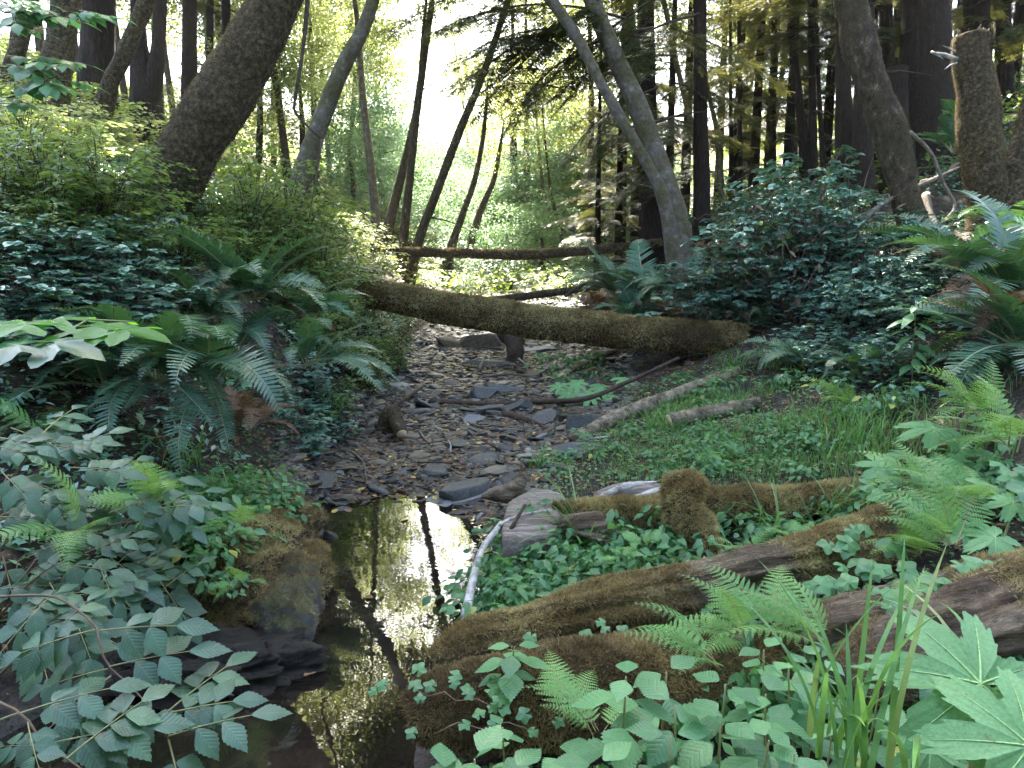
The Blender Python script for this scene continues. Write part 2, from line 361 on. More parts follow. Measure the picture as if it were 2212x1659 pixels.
# ------------------------------------------------------------------ materials
def newmat(name):
    m = bpy.data.materials.new(name); m.use_nodes = True; n = m.node_tree; n.nodes.clear()
    return m, n, n.nodes.new('ShaderNodeOutputMaterial')
def ramp(n, fac, stops):
    r = n.nodes.new('ShaderNodeValToRGB'); n.links.new(fac, r.inputs[0])
    el = r.color_ramp.elements
    while len(el) < len(stops): el.new(.5)
    for e, (p, c) in zip(el, stops): e.position = p; e.color = (*c, 1)
    return r.outputs[0]
def leafmat(name, stops, trans=(.3, .45, .06), tmix=.35, rough=.42, spec=.5, veins=0):
    m, n, out = newmat(name)
    at = n.nodes.new('ShaderNodeAttribute'); at.attribute_name = 'tint'
    c = ramp(n, at.outputs['Fac'], stops)
    tc = n.nodes.new('ShaderNodeTexCoord')
    nz = n.nodes.new('ShaderNodeTexNoise'); nz.inputs['Scale'].default_value = 26; nz.inputs['Detail'].default_value = 3
    n.links.new(tc.outputs['Object'], nz.inputs['Vector'])
    hs = n.nodes.new('ShaderNodeHueSaturation'); n.links.new(c, hs.inputs['Color'])
    mr = n.nodes.new('ShaderNodeMapRange'); n.links.new(nz.outputs[0], mr.inputs[0]); mr.inputs[1].default_value = .3; mr.inputs[2].default_value = .7; mr.inputs[3].default_value = .75; mr.inputs[4].default_value = 1.25
    n.links.new(mr.outputs[0], hs.inputs['Value'])
    col = hs.outputs[0]
    n3 = n.nodes.new('ShaderNodeTexNoise'); n3.inputs['Scale'].default_value = 17; n3.inputs['Detail'].default_value = 4; n.links.new(tc.outputs['Object'], n3.inputs['Vector'])
    sr_ = n.nodes.new('ShaderNodeMapRange'); n.links.new(n3.outputs[0], sr_.inputs[0]); sr_.inputs[1].default_value = .66; sr_.inputs[2].default_value = .72; sr_.inputs[4].default_value = .75
    sm = n.nodes.new('ShaderNodeMix'); sm.data_type = 'RGBA'; n.links.new(sr_.outputs[0], sm.inputs[0]); n.links.new(col, sm.inputs['A']); sm.inputs['B'].default_value = (.16, .10, .04, 1); col = sm.outputs['Result']
    p = n.nodes.new('ShaderNodeBsdfPrincipled')
    if veins:
        def mth(op, a, b=None, c=None):
            q = n.nodes.new('ShaderNodeMath'); q.operation = op
            for i_, v_ in enumerate((a, b, c)):
                if v_ is None: continue
                if isinstance(v_, (int, float)): q.inputs[i_].default_value = v_
                else: n.links.new(v_, q.inputs[i_])
            return q.outputs[0]
        lu = n.nodes.new('ShaderNodeAttribute'); lu.attribute_name = 'leafuv'; sx = n.nodes.new('ShaderNodeSeparateXYZ'); n.links.new(lu.outputs['Vector'], sx.inputs[0])
        ay = mth('ABSOLUTE', sx.outputs[1]); tt_ = mth('MULTIPLY', mth('MULTIPLY_ADD', ay, -.8, sx.outputs[0]), veins)
        pg = mth('PINGPONG', tt_, .5)
        def mrg(v_, a, b):
            q = n.nodes.new('ShaderNodeMapRange'); n.links.new(v_, q.inputs[0]); q.inputs[1].default_value = a; q.inputs[2].default_value = b; q.inputs[3].default_value = 1; q.inputs[4].default_value = 0; return q.outputs[0]
        mk = mth('MAXIMUM', mrg(pg, .01, .07), mrg(ay, .006, .025))
        h2 = n.nodes.new('ShaderNodeMix'); h2.data_type = 'RGBA'; h2.blend_type = 'MIX'; n.links.new(mth('MULTIPLY', mk, .16), h2.inputs[0]); n.links.new(col, h2.inputs['A']); h2.inputs['B'].default_value = (.30, .42, .22, 1); col = h2.outputs['Result']
        bp = n.nodes.new('ShaderNodeBump'); bp.inputs['Strength'].default_value = .35; bp.inputs['Distance'].default_value = .002; bp.invert = True
        n.links.new(mrg(pg, 0, .3), bp.inputs['Height']); n.links.new(bp.outputs[0], p.inputs['Normal'])
    else:
        n2 = n.nodes.new('ShaderNodeTexNoise'); n2.inputs['Scale'].default_value = 60; n2.inputs['Detail'].default_value = 3; n.links.new(tc.outputs['Object'], n2.inputs['Vector'])
        bp = n.nodes.new('ShaderNodeBump'); bp.inputs['Strength'].default_value = .3; bp.inputs['Distance'].default_value = .004; n.links.new(n2.outputs[0], bp.inputs['Height']); n.links.new(bp.outputs[0], p.inputs['Normal'])
    n.links.new(col, p.inputs['Base Color'])
    p.inputs['Roughness'].default_value = rough; p.inputs['Specular IOR Level'].default_value = spec
    if tmix > 0:
        t = n.nodes.new('ShaderNodeBsdfTranslucent')
        mx = n.nodes.new('ShaderNodeMix'); mx.data_type = 'RGBA'; mx.blend_type = 'MULTIPLY'; mx.inputs[0].default_value = .0
        mx.inputs['A'].default_value = (*trans, 1)
        t.inputs[0].default_value = (*trans, 1)
        ms = n.nodes.new('ShaderNodeMixShader'); ms.inputs[0].default_value = tmix
        n.links.new(p.outputs[0], ms.inputs[1]); n.links.new(t.outputs[0], ms.inputs[2]); n.links.new(ms.outputs[0], out.inputs[0])
    else: n.links.new(p.outputs[0], out.inputs[0])
    return m
def surfmat(name, stops, scale=8, detail=6, rough=.85, bump=.4, bscale=30, stretch=(1, 1, 1), spec=.3, stops2=None, s2=3, bdist=.02, rough2=None, up=None):
    """noise coloured surface with bump; stops2 = second colour ramp mixed by a large noise; up = colour stops growing on upper faces (moss)"""
    m, n, out = newmat(name)
    tc = n.nodes.new('ShaderNodeTexCoord'); mp = n.nodes.new('ShaderNodeMapping'); mp.inputs['Scale'].default_value = stretch
    n.links.new(tc.outputs['Object'], mp.inputs[0])
    def noise(sc, dt=detail, dis=0.0):
        z = n.nodes.new('ShaderNodeTexNoise'); z.inputs['Scale'].default_value = sc; z.inputs['Detail'].default_value = dt; z.inputs['Distortion'].default_value = dis
        z.inputs['Roughness'].default_value = .72
        n.links.new(mp.outputs[0], z.inputs['Vector']); return z.outputs[0]
    c = ramp(n, noise(scale), stops)
    if stops2:
        c2 = ramp(n, noise(scale * 1.7, detail, .6), stops2)
        mk = ramp(n, noise(s2), [(.42, (0, 0, 0)), (.58, (1, 1, 1))])
        mx = n.nodes.new('ShaderNodeMix'); mx.data_type = 'RGBA'
        n.links.new(mk, mx.inputs[0]); n.links.new(c, mx.inputs['A']); n.links.new(c2, mx.inputs['B']); c = mx.outputs['Result']
    if up:
        g = n.nodes.new('ShaderNodeNewGeometry'); sp = n.nodes.new('ShaderNodeSeparateXYZ'); n.links.new(g.outputs['Normal'], sp.inputs[0])
        ad = n.nodes.new('ShaderNodeMath'); ad.operation = 'ADD'; n.links.new(sp.outputs[2], ad.inputs[0])
        nn = n.nodes.new('ShaderNodeMath'); nn.operation = 'MULTIPLY_ADD'; n.links.new(noise(5), nn.inputs[0]); nn.inputs[1].default_value = 2.4; nn.inputs[2].default_value = -1.3
        n.links.new(nn.outputs[0], ad.inputs[1])
        mk = ramp(n, ad.outputs[0], [(.15, (0, 0, 0)), (.4, (1, 1, 1))])
        c2 = ramp(n, noise(34), up)
        mx = n.nodes.new('ShaderNodeMix'); mx.data_type = 'RGBA'
        n.links.new(mk, mx.inputs[0]); n.links.new(c, mx.inputs['A']); n.links.new(c2, mx.inputs['B']); c = mx.outputs['Result']
    p = n.nodes.new('ShaderNodeBsdfPrincipled'); n.links.new(c, p.inputs['Base Color']); p.inputs['Roughness'].default_value = rough
    p.inputs['Specular IOR Level'].default_value = spec
    if bump:
        b = n.nodes.new('ShaderNodeBump'); b.inputs['Strength'].default_value = bump; b.inputs['Distance'].default_value = bdist
        n.links.new(noise(bscale), b.inputs['Height']); n.links.new(b.outputs[0], p.inputs['Normal'])
    n.links.new(p.outputs[0], out.inputs[0])
    return m
M = {}
M['fern'] = leafmat('sword_fern_leaf', [(0, (.03, .085, .055)), (.5, (.06, .145, .095)), (.85, (.08, .19, .10)), (1, (.20, .20, .06))], (.12, .28, .05), .2, .38)
M['rachis'] = leafmat('fern_rachis', [(0, (.20, .22, .08)), (1, (.30, .28, .12))], tmix=0)
M['grassy'] = leafmat('green_stem', [(0, (.06, .14, .04)), (1, (.12, .22, .07))], tmix=0)
M['drystem'] = leafmat('dry_stem', [(0, (.06, .035, .022)), (1, (.22, .155, .10))], tmix=0, rough=.7)
M['lady'] = leafmat('lady_fern_leaf', [(0, (.08, .24, .07)), (.6, (.14, .34, .09)), (1, (.28, .40, .12))], (.35, .6, .12), .35, .5)
M['elder'] = leafmat('elder_leaf', [(0, (.025, .07, .042)), (.6, (.055, .13, .085)), (.93, (.085, .18, .09)), (1, (.30, .34, .05))], (.18, .38, .06), .22, .33, veins=9)
M['herb'] = leafmat('herb_leaf', [(0, (.04, .13, .05)), (.6, (.08, .22, .09)), (.96, (.14, .30, .10)), (1, (.34, .36, .07))], (.22, .5, .12), .3, .36, veins=7)
M['nettle'] = leafmat('nettle_leaf', [(0, (.045, .14, .06)), (.6, (.08, .22, .095)), (1, (.13, .30, .12))], (.22, .5, .12), .25, .42, veins=8)
M['bramble'] = leafmat('bramble_leaf', [(0, (.09, .20, .15)), (.6, (.18, .34, .27)), (.95, (.26, .42, .33)), (1, (.26, .34, .05))], (.16, .34, .08), .15, .33, .7)
M['colt'] = leafmat('coltsfoot_leaf', [(0, (.10, .27, .11)), (1, (.16, .36, .14))], (.3, .55, .15), .3, .5)
M['vein'] = leafmat('leaf_vein', [(0, (.25, .42, .18)), (1, (.32, .5, .2))], tmix=0)
M['grass'] = leafmat('grass_blade', [(0, (.05, .14, .04)), (.6, (.10, .24, .06)), (.9, (.16, .30, .07)), (1, (.40, .33, .16))], (.25, .5, .1), .3, .4)
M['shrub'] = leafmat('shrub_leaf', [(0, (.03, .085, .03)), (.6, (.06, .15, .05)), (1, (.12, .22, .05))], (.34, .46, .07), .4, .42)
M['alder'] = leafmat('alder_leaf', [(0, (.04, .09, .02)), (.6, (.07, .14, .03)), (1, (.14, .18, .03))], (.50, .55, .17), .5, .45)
M['sunleaf'] = leafmat('sun_brightened_leaf', [(0, (.08, .15, .04)), (.6, (.17, .27, .08)), (1, (.30, .38, .12))], (.62, .66, .22), .45, .42)  # strong sunlight on the hillside shrubs put into a lighter leaf colour
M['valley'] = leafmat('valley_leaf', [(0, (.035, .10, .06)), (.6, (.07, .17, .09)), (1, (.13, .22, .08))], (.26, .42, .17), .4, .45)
M['mapleleaf'] = leafmat('bright_maple_leaf', [(0, (.05, .18, .04)), (1, (.09, .28, .05))], (.22, .62, .03), .5, .4)
M['conifer'] = leafmat('conifer_needles', [(0, (.015, .035, .015)), (.6, (.03, .06, .025)), (1, (.07, .07, .025))], (.24, .24, .05), .28, .5)
M['litter'] = leafmat('fallen_leaf', [(0, (.07, .035, .02)), (.5, (.17, .085, .045)), (.85, (.30, .18, .09)), (1, (.58, .42, .10))], (.3, .2, .06), .15, .6)
M['dryfern'] = leafmat('dead_fern', [(0, (.06, .035, .022)), (.6, (.14, .08, .045)), (1, (.26, .18, .10))], (.25, .15, .06), .2, .7)
M['moss'] = leafmat('moss_blade', [(0, (.08, .052, .022)), (.4, (.25, .185, .075)), (.75, (.42, .34, .155)), (1, (.50, .44, .20))], (.36, .25, .10), .25, .8, .2)
M['mossdark'] = leafmat('moss_dark_blade', [(0, (.035, .024, .014)), (.5, (.17, .12, .06)), (1, (.38, .29, .13))], (.26, .19, .08), .2, .8, .2)
M['mossg'] = leafmat('green_moss_blade', [(0, (.06, .10, .02)), (.5, (.13, .19, .03)), (1, (.25, .32, .05))], (.35, .42, .06), .25, .8, .2)
mossup = [(.3, (.035, .028, .014)), (.55, (.10, .082, .04)), (.75, (.17, .14, .07))]
M['mossbark'] = surfmat('mossy_bark', [(.32, (.018, .013, .008)), (.46, (.06, .044, .024)), (.54, (.115, .082, .046)), (.66, (.22, .175, .10))], 26, 10, .95, 1.0, 40, bdist=.04)
M['alderbark'] = surfmat('alder_bark', [(.34, (.022, .015, .010)), (.48, (.075, .05, .032)), (.58, (.13, .092, .058)), (.68, (.34, .28, .21))], 15, 10, .9, 1.0, 40, stretch=(1, 1, .6), stops2=[(.35, (.03, .022, .012)), (.65, (.11, .085, .04))], s2=2.5, bdist=.05)
M['greybark'] = surfmat('grey_bark', [(.3, (.06, .05, .04)), (.55, (.15, .125, .10)), (.75, (.34, .31, .27))], 12, 6, .9, .6, 30, stops2=mossup, s2=4)
M['palebark'] = surfmat('pale_bark', [(.34, (.04, .03, .02)), (.48, (.17, .13, .095)), (.6, (.34, .28, .21)), (.7, (.5, .44, .36))], 12, 9, .85, .9, 24, bdist=.03)
M['redwood'] = surfmat('redwood_bark', [(.3, (.009, .0055, .004)), (.52, (.030, .018, .013)), (.72, (.075, .044, .03))], 6, 8, .95, 1.0, 9, stretch=(6, 6, .35), bdist=.06)
M['rot'] = surfmat('rotten_wood', [(.3, (.026, .017, .011)), (.52, (.11, .072, .045)), (.72, (.25, .18, .12))], 7, 8, .85, .9, 9, stretch=(1, 7, 7), bdist=.03, stops2=[(.3, (.07, .05, .035)), (.7, (.38, .30, .21))], s2=1.4)
M['rotx'] = surfmat('weathered_wood', [(.3, (.07, .055, .045)), (.52, (.20, .165, .14)), (.72, (.42, .37, .32))], 5, 8, .8, .8, 8, stretch=(1, 8, 8), bdist=.015)
M['cut'] = surfmat('pale_cut_wood', [(.3, (.32, .22, .12)), (.7, (.62, .48, .32))], 20, 4, .8, .4, 60)
M['stick'] = surfmat('dead_stick', [(.3, (.08, .06, .045)), (.7, (.28, .23, .18))], 16, 4, .85, .5, 60)
M['twig'] = surfmat('dark_twig', [(.3, (.03, .02, .014)), (.7, (.10, .07, .05))], 16, 3, .85, .3, 60)
M['whitestick'] = surfmat('bleached_stick', [(.35, (.10, .085, .075)), (.5, (.36, .34, .32)), (.7, (.58, .56, .53))], 14, 4, .8, .5, 50)
M['slate'] = surfmat('slate', [(.3, (.038, .038, .038)), (.55, (.088, .088, .088)), (.75, (.17, .165, .16))], 9, 7, .6, .5, 40, spec=.5, bdist=.01)
M['slatel'] = surfmat('pale_stone', [(.3, (.10, .10, .10)), (.55, (.20, .20, .20)), (.75, (.34, .34, .33))], 9, 7, .65, .5, 40, spec=.5, bdist=.01)
M['tan'] = surfmat('tan_stone', [(.3, (.12, .09, .06)), (.55, (.28, .22, .15)), (.75, (.45, .37, .27))], 6, 7, .9, .9, 18, bdist=.05)
M['mossrock'] = surfmat('mossy_rock', [(.3, (.03, .03, .032)), (.55, (.09, .088, .09)), (.72, (.22, .21, .21))], 7, 7, .5, .7, 22, spec=.5, bdist=.03, up=[(.3, (.03, .032, .014)), (.6, (.08, .085, .03)), (.8, (.14, .15, .05))])

def pebblemat():
    m, n, out = newmat('gravel_stones')
    at = n.nodes.new('ShaderNodeAttribute'); at.attribute_name = 'tint'
    c = ramp(n, at.outputs['Fac'], [(0, (.018, .017, .016)), (.45, (.046, .044, .043)), (.72, (.085, .08, .075)), (.9, (.14, .11, .08)), (1, (.28, .26, .24))])
    p = n.nodes.new('ShaderNodeBsdfPrincipled'); n.links.new(c, p.inputs['Base Color']); p.inputs['Roughness'].default_value = .5
    n.links.new(p.outputs[0], out.inputs[0]); return m
M['pebble'] = pebblemat()

def groundmat():
    m, n, out = newmat('forest_soil')
    at = n.nodes.new('ShaderNodeAttribute'); at.attribute_name = 'tint'      # 1 = stream gravel, 0 = soil
    tc = n.nodes.new('ShaderNodeTexCoord')
    def noise(sc, dt=6):
        z = n.nodes.new('ShaderNodeTexNoise'); z.inputs['Scale'].default_value = sc; z.inputs['Detail'].default_value = dt; n.links.new(tc.outputs['Object'], z.inputs['Vector']); return z.outputs[0]
    soil = ramp(n, noise(14, 8), [(.32, (.010, .007, .005)), (.5, (.026, .018, .013)), (.62, (.055, .037, .025)), (.75, (.12, .085, .055))])
    grav = ramp(n, noise(26, 7), [(.3, (.02, .018, .018)), (.5, (.055, .052, .052)), (.7, (.12, .10, .085))])
    mx = n.nodes.new('ShaderNodeMix'); mx.data_type = 'RGBA'
    n.links.new(at.outputs['Fac'], mx.inputs[0]); n.links.new(soil, mx.inputs['A']); n.links.new(grav, mx.inputs['B'])
    p = n.nodes.new('ShaderNodeBsdfPrincipled'); n.links.new(mx.outputs['Result'], p.inputs['Base Color'])
    rr = n.nodes.new('ShaderNodeMapRange'); n.links.new(at.outputs['Fac'], rr.inputs[0]); rr.inputs[3].default_value = .9; rr.inputs[4].default_value = .55
    n.links.new(rr.outputs[0], p.inputs['Roughness'])
    b = n.nodes.new('ShaderNodeBump'); b.inputs['Strength'].default_value = .9; b.inputs['Distance'].default_value = .03
    n.links.new(noise(45, 6), b.inputs['Height']); n.links.new(b.outputs[0], p.inputs['Normal'])
    n.links.new(p.outputs[0], out.inputs[0]); return m
def watermat():
    m, n, out = newmat('still_water')
    tc = n.nodes.new('ShaderNodeTexCoord')
    z = n.nodes.new('ShaderNodeTexNoise'); z.inputs['Scale'].default_value = 3.2; z.inputs['Detail'].default_value = 5; n.links.new(tc.outputs['Object'], z.inputs['Vector'])
    c = ramp(n, z.outputs[0], [(.35, (.006, .005, .004)), (.55, (.016, .012, .009)), (.72, (.035, .028, .020))])
    p = n.nodes.new('ShaderNodeBsdfPrincipled'); n.links.new(c, p.inputs['Base Color'])
    p.inputs['Roughness'].default_value = .015; p.inputs['IOR'].default_value = 1.5; p.inputs['Specular IOR Level'].default_value = .8
    wv = n.nodes.new('ShaderNodeTexWave'); wv.wave_type = 'RINGS'; wv.rings_direction = 'SPHERICAL'; wv.inputs['Scale'].default_value = 9; wv.inputs['Distortion'].default_value = 1.2
    mp = n.nodes.new('ShaderNodeMapping'); mp.inputs['Location'].default_value = (.55, -3.25, 0); n.links.new(tc.outputs['Object'], mp.inputs[0]); n.links.new(mp.outputs[0], wv.inputs[0])
    z2 = n.nodes.new('ShaderNodeTexNoise'); z2.inputs['Scale'].default_value = 9; z2.inputs['Detail'].default_value = 2; n.links.new(tc.outputs['Object'], z2.inputs['Vector'])
    ad = n.nodes.new('ShaderNodeMath'); ad.operation = 'MULTIPLY_ADD'; n.links.new(wv.outputs[1], ad.inputs[0]); ad.inputs[1].default_value = .035; n.links.new(z2.outputs[0], ad.inputs[2])
    b = n.nodes.new('ShaderNodeBump'); b.inputs['Strength'].default_value = .035; b.inputs['Distance'].default_value = .012
    n.links.new(ad.outputs[0], b.inputs['Height']); n.links.new(b.outputs[0], p.inputs['Normal'])
    n.links.new(p.outputs[0], out.inputs[0]); return m
M['ground'] = groundmat(); M['water'] = watermat()

# ------------------------------------------------------------------ ground sheet and water
def creek(y):     # left and right edges of the stony bed
    ys = [-6, 2.3, 3.1, 4.2, 5.0, 5.8, 7, 8.5, 10.5, 13.5, 18, 30]
    l = np.interp(y, ys, [-1.7, -1.6, -1.0, -1.2, -1.42, -1.45, -1.15, -1.15, -1.1, -1.2, -1.3, -1.3])
    r = np.interp(y, ys, [-.3, -.3, -.18, 0.0, .30, .62, 1.0, 1.3, 1.5, 1.5, 1.5, 1.5])
    return l, r
def build_ground():
    xs = np.concatenate([np.linspace(-80, -9, 40)[:-1], np.linspace(-9, -3.2, 60)[:-1], np.linspace(-3.2, 3.6, 230)[:-1], np.linspace(3.6, 9, 60)[:-1], np.linspace(9, 80, 40)])
    ys = np.concatenate([np.linspace(-6, .5, 12)[:-1], np.linspace(.5, 6, 190)[:-1], np.linspace(6, 14, 150)[:-1], np.linspace(14, 30, 80)[:-1], np.linspace(30, 140, 60)])
    X, Y = np.meshgrid(xs, ys); Z = H(X, Y)
    l, r = creek(Y)
    g = np.clip(np.minimum(X - l, r - X) / .15 + .5, 0, 1)
    nx, ny = len(xs), len(ys)
    i = np.arange(ny - 1)[:, None] * nx; j = np.arange(nx - 1)[None]
    Q = np.stack([i + j, i + j + 1, i + nx + j + 1, i + nx + j], -1).reshape(-1, 4)
    mb = MB(); mb.add(np.stack([X, Y, Z], -1).reshape(-1, 3), Q, None, g.ravel())
    o = obj('ground', mb.mesh('ground', M['ground'])); o['kind'] = 'structure'; o['label'] = 'dark forest soil and banks of the stream bed'
    mb = MB(); mb.add([(-2.6, -6, 0), (.6, -6, 0), (.6, 4.75, 0), (-2.6, 4.75, 0)], [(0, 1, 2, 3)])
    o = obj('water', mb.mesh('water', M['water'])); o['kind'] = 'structure'; o['label'] = 'still dark pool reflecting the sunlit trees'
build_ground()

# ------------------------------------------------------------------ foliage crowns
SPRAY = (lambda n=6: (np.array([v for k in range(n) for s in (-1, 1) for v in ((k / n, 0, 0), (k / n + .10, 0, 0), (k / n + .22, s * .34 * (1 - .5 * k / n), -.05))] + [(0, -.012, 0), (0, .012, 0), (1.05, 0, 0)]),
                      EMPT4, np.array([(3 * q, 3 * q + 1, 3 * q + 2) for q in range(2 * n)] + [(6 * n, 6 * n + 1, 6 * n + 2)])))()
def conifer_branch(L=2.0, up=.15, drop=.5, dens=1.0):
    mb = MB(); n = 24; s, c, ang = frond_curve(n, up, drop); c = c * L; c[:, 1] = rng.normal(0, .04) * s * L
    mb.add(*tube(c[::3], np.linspace(.018, .004, len(c[::3])) * L / 2, 4, cap=False), tint=.0, m=1)
    Ms = []; Ps = []; Sc = []
    for p in np.linspace(.12, 1, int(20 * dens * L / 2) + 4):
        f = p * (n - 1); i = int(min(f, n - 2)); pos = c[i] + (c[i + 1] - c[i]) * (f - i)
        for sg in (-1, 1):
            l = L * .34 * (1 - p) ** .7 + .10; l *= rng.uniform(.6, 1.1)
            a = rng.uniform(.6, 1.0)
            d = nrm(np.array([math.cos(a), sg * math.sin(a), rng.normal(-.18, .12)]))
            k = max(2, int(l / .085))
            for q in range(k):
                t = (q + .4) / k; pp = pos + d * l * t + np.array([0, 0, -.25 * l * t * t])
                for s2 in (-1, 1):
                    if rng.random() < .15: continue
                    dd = nrm(d + s2 * .7 * np.cross([0, 0, 1.], d) + np.array([0, 0, rng.normal(-.15, .2)]))
                    Ms.append(frame_from(dd)); Ps.append(pp); Sc.append(rng.uniform(.12, .21))
    mb.inst(SPRAY, np.array(Ms), np.array(Ps), np.array(Sc))
    return mb
CBR = [conifer_branch(2.0, rng.uniform(.0, .3), rng.uniform(.35, .8)) for _ in range(4)]
def conifer_crown(h=14, z0=1.5, r0=2.2, nb=60, top=True):
    mb = MB()
    for k in range(nb):
        t = (k + rng.random()) / nb; z = z0 + (h - z0) * t
        L = r0 * (1 - t * (.85 if top else .2)) * rng.uniform(.6, 1.15)
        a = k * 2.4 + rng.normal(0, .3)
        Rm = rotz(np.array(a)) @ roty(np.array(rng.normal(.05, .15)))
        mb.merge(CBR[k % 4], Rm, (0, 0, z), L / 2, rng.uniform(-.15, .15))
    return mb
CCROWN = [conifer_crown(14, 1.2 + k * .6, 2.2, 58).mesh('conifer_crown', [M['conifer'], M['twig']], False) for k in range(3)]
def cmesh_fix(mb, name, mats): return mb.mesh(name, mats, False)
def broad_cluster(mb, cen, rad, n, size, tpl, flat=.6):
    cen = np.asarray(cen); u = nrm(rng.normal(size=(n, 3))) * (rng.random((n, 1)) ** .45)
    pos = cen + u * np.asarray(rad)
    mb.inst(tpl, leafrot(n, (-.2, .9), flat), pos, rng.uniform(.6, 1.2, n) * size)
def alder_crown(rx=2.2, rz=1.7, clumps=36, per=120, size=.115):
    mb = MB()
    for k in range(clumps):
        u = nrm(rng.normal(size=3)) * rng.uniform(.2, 1)
        c = u * [rx, rx, rz]
        broad_cluster(mb, c, (.7, .7, .28), per, size, LEAF_LO, .45)
        a = c * rng.uniform(.25, .5) + [0, 0, -.15]
        if k % 2: mb.add(*tube([a, (a + c) / 2 + rng.normal(0, .08, 3), c], [.014, .01, .004], 4, cap=False), tint=0, m=1)
    return mb
ACROWN = [alder_crown().mesh('alder_crown', [M['alder'], M['twig']], False) for _ in range(4)]
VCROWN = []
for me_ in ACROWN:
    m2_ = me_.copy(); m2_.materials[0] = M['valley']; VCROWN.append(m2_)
print('crowns', flush=True)

# ------------------------------------------------------------------ moss fuzz on a tube-like mesh
MBLADE = (np.array([(0, -.09, 0), (0, .09, 0), (.6, .05, .02), (.6, -.05, .02), (1, 0, -.1)]), np.array([(0, 1, 2, 3)]), np.array([(3, 2, 4)]))
def fuzz(V, Q, n, size, upbias=0.0, region=None, lean=.7):
    """n moss blades standing on the quads of a mesh"""
    V = np.asarray(V); A, B, C, D = (V[Q[:, k]] for k in range(4))
    ar = np.linalg.norm(np.cross(C - A, D - B), axis=1); nm = nrm(np.cross(C - A, D - B)); 
    cen = (A + B + C + D) / 4
    wgt = ar * np.clip(nm[:, 2] + upbias, .03, 1)
    if region is not None: wgt = wgt * region(cen, nm)
    k = rng.choice(len(Q), n, p=wgt / wgt.sum()); a = rng.random((n, 1)); b = rng.random((n, 1))
    pos = (A[k] * (1 - a) + B[k] * a) * (1 - b) + (D[k] * (1 - a) + C[k] * a) * b
    d = nrm(nm[k] + rng.normal(0, lean, (n, 3)) + np.array([0, 0, -.15]))
    mb = MB(); sz = size * rng.uniform(.5, 1.4, n)
    tint = np.clip(.48 + .8 * fbm(pos, 6, 3, 8) + .5 * fbm(pos, 1.6, 2, 9) + rng.normal(0, .11, n), 0, 1)
    mb.inst(MBLADE, frame_from(d, rng.normal(size=(n, 3))), pos, sz, tint)
    return mb

# ------------------------------------------------------------------ trees
def px_tube(pts, widths, below=0.0, above=None):
    W = [P(*p) for p in pts]; r = [w_ / 2 * p[2] / FPX for w_, p in zip(widths, pts)]
    if below:
        d = nrm(W[0] - W[1]); d = nrm(d + np.array([0, 0, -.6])); W = [W[0] + d * below] + W; r = [r[0] * 1.5] + [r[0] * 1.1] + r[1:]
    if above:
        d = nrm(W[-1] - W[-2]); z = above
        k = max(0, (z - W[-1][2])) ; steps = 3
        for q in range(steps):
            d = nrm(d + np.array([0, 0, .18])); W.append(W[-1] + d * (k / steps) / max(d[2], .3)); r.append(r[-1] * .78)
    return np.array(W), np.array(r)
AXIS = {}
def tree(name, label, cat, pts, widths, mat, top=None, seg=14, amp=.12, freq=5, below=1.0, crown=None, csc=1.0, group=None, step=.12, stubs=0, fz=None, extra=None):
    W, r = px_tube(pts, widths, below, top)
    base = W[0].copy()
    t = thing(name, label, cat, base, group); AXIS[t.name] = W
    V, Q, T = tube(W - base, r, seg, amp, freq, seed=len(THINGS), step=step)
    mb = MB().add(V, Q, T, .5)
    obj('trunk', mb.mesh('trunk', M[mat]), t)
    if fz: obj('moss', fuzz(V, Q, fz[0], fz[1], fz[2]).mesh('moss', M['mossdark'], False), t)
    for k in range(stubs):
        i = rng.integers(2, len(W)); p = (W[i - 1] * .5 + W[i] * .5) - base; a = rng.uniform(0, 6.28); L = rng.uniform(.3, 1.4)
        d = np.array([math.cos(a), math.sin(a), rng.uniform(-.3, .5)])
        obj('branch', MB().add(*tube([p, p + d * L * .5, p + d * L + [0, 0, -.1 * L]], [.02, .013, .004], 5), .5).mesh('branch', M['twig']), t)
    if crown is not None:
        for (cx, cyy, cz, sc) in crown:
            if sc < 0: obj('crown', CCROWN[rng.integers(3)], t, (cx, cyy, cz), (0, 0, rng.uniform(0, 6)), -sc)
            else: obj('crown', ACROWN[rng.integers(4)], t, tuple(W[-1] - base + [cx, cyy, cz]), (0, 0, rng.uniform(0, 6)), sc)
    return t, W, r
GA = 'leaning alders along the stream'; GR = 'redwood trunks of the grove'
A1 = [(0, 0, .6, 1.25), (1.2, .4, -.4, .9), (-1.2, -.5, -.3, .9)]
tree('leaning_alder', 'thick mossy trunk leaning right over the left bank, widest leaning tree in the photo', 'tree',
     [(325, 500, 6.45), (368, 400, 6.45), (425, 300, 6.4), (492, 190, 6.4), (555, 80, 6.4), (618, -40, 6.4), (660, -130, 6.4)], [135, 122, 118, 116, 112, 104, 100], 'mossbark', 9, 28, .16, 4, crown=[(0, 1.5, .6, 1.3)], step=.05, fz=(70000, .020, .9), group=GA)
tree('leaning_alder', 'smooth grey brown alder leaning right just behind the hanging vine', 'tree',
     [(655, 372, 11), (690, 270, 11), (738, 150, 11), (785, 60, 11), (818, -40, 11)], [40, 37, 34, 31, 28], 'greybark', 9, 14, .10, crown=A1, group=GA)
tree('slender_alder', 'thin pale trunk bending slightly left, standing left of the two close thin trunks', 'tree',
     [(812, 475, 18), (800, 350, 18), (783, 200, 18), (775, 80, 18), (762, -40, 18)], [18, 17, 15, 12, 10], 'greybark', 11, 10, .10, crown=A1, group=GA)
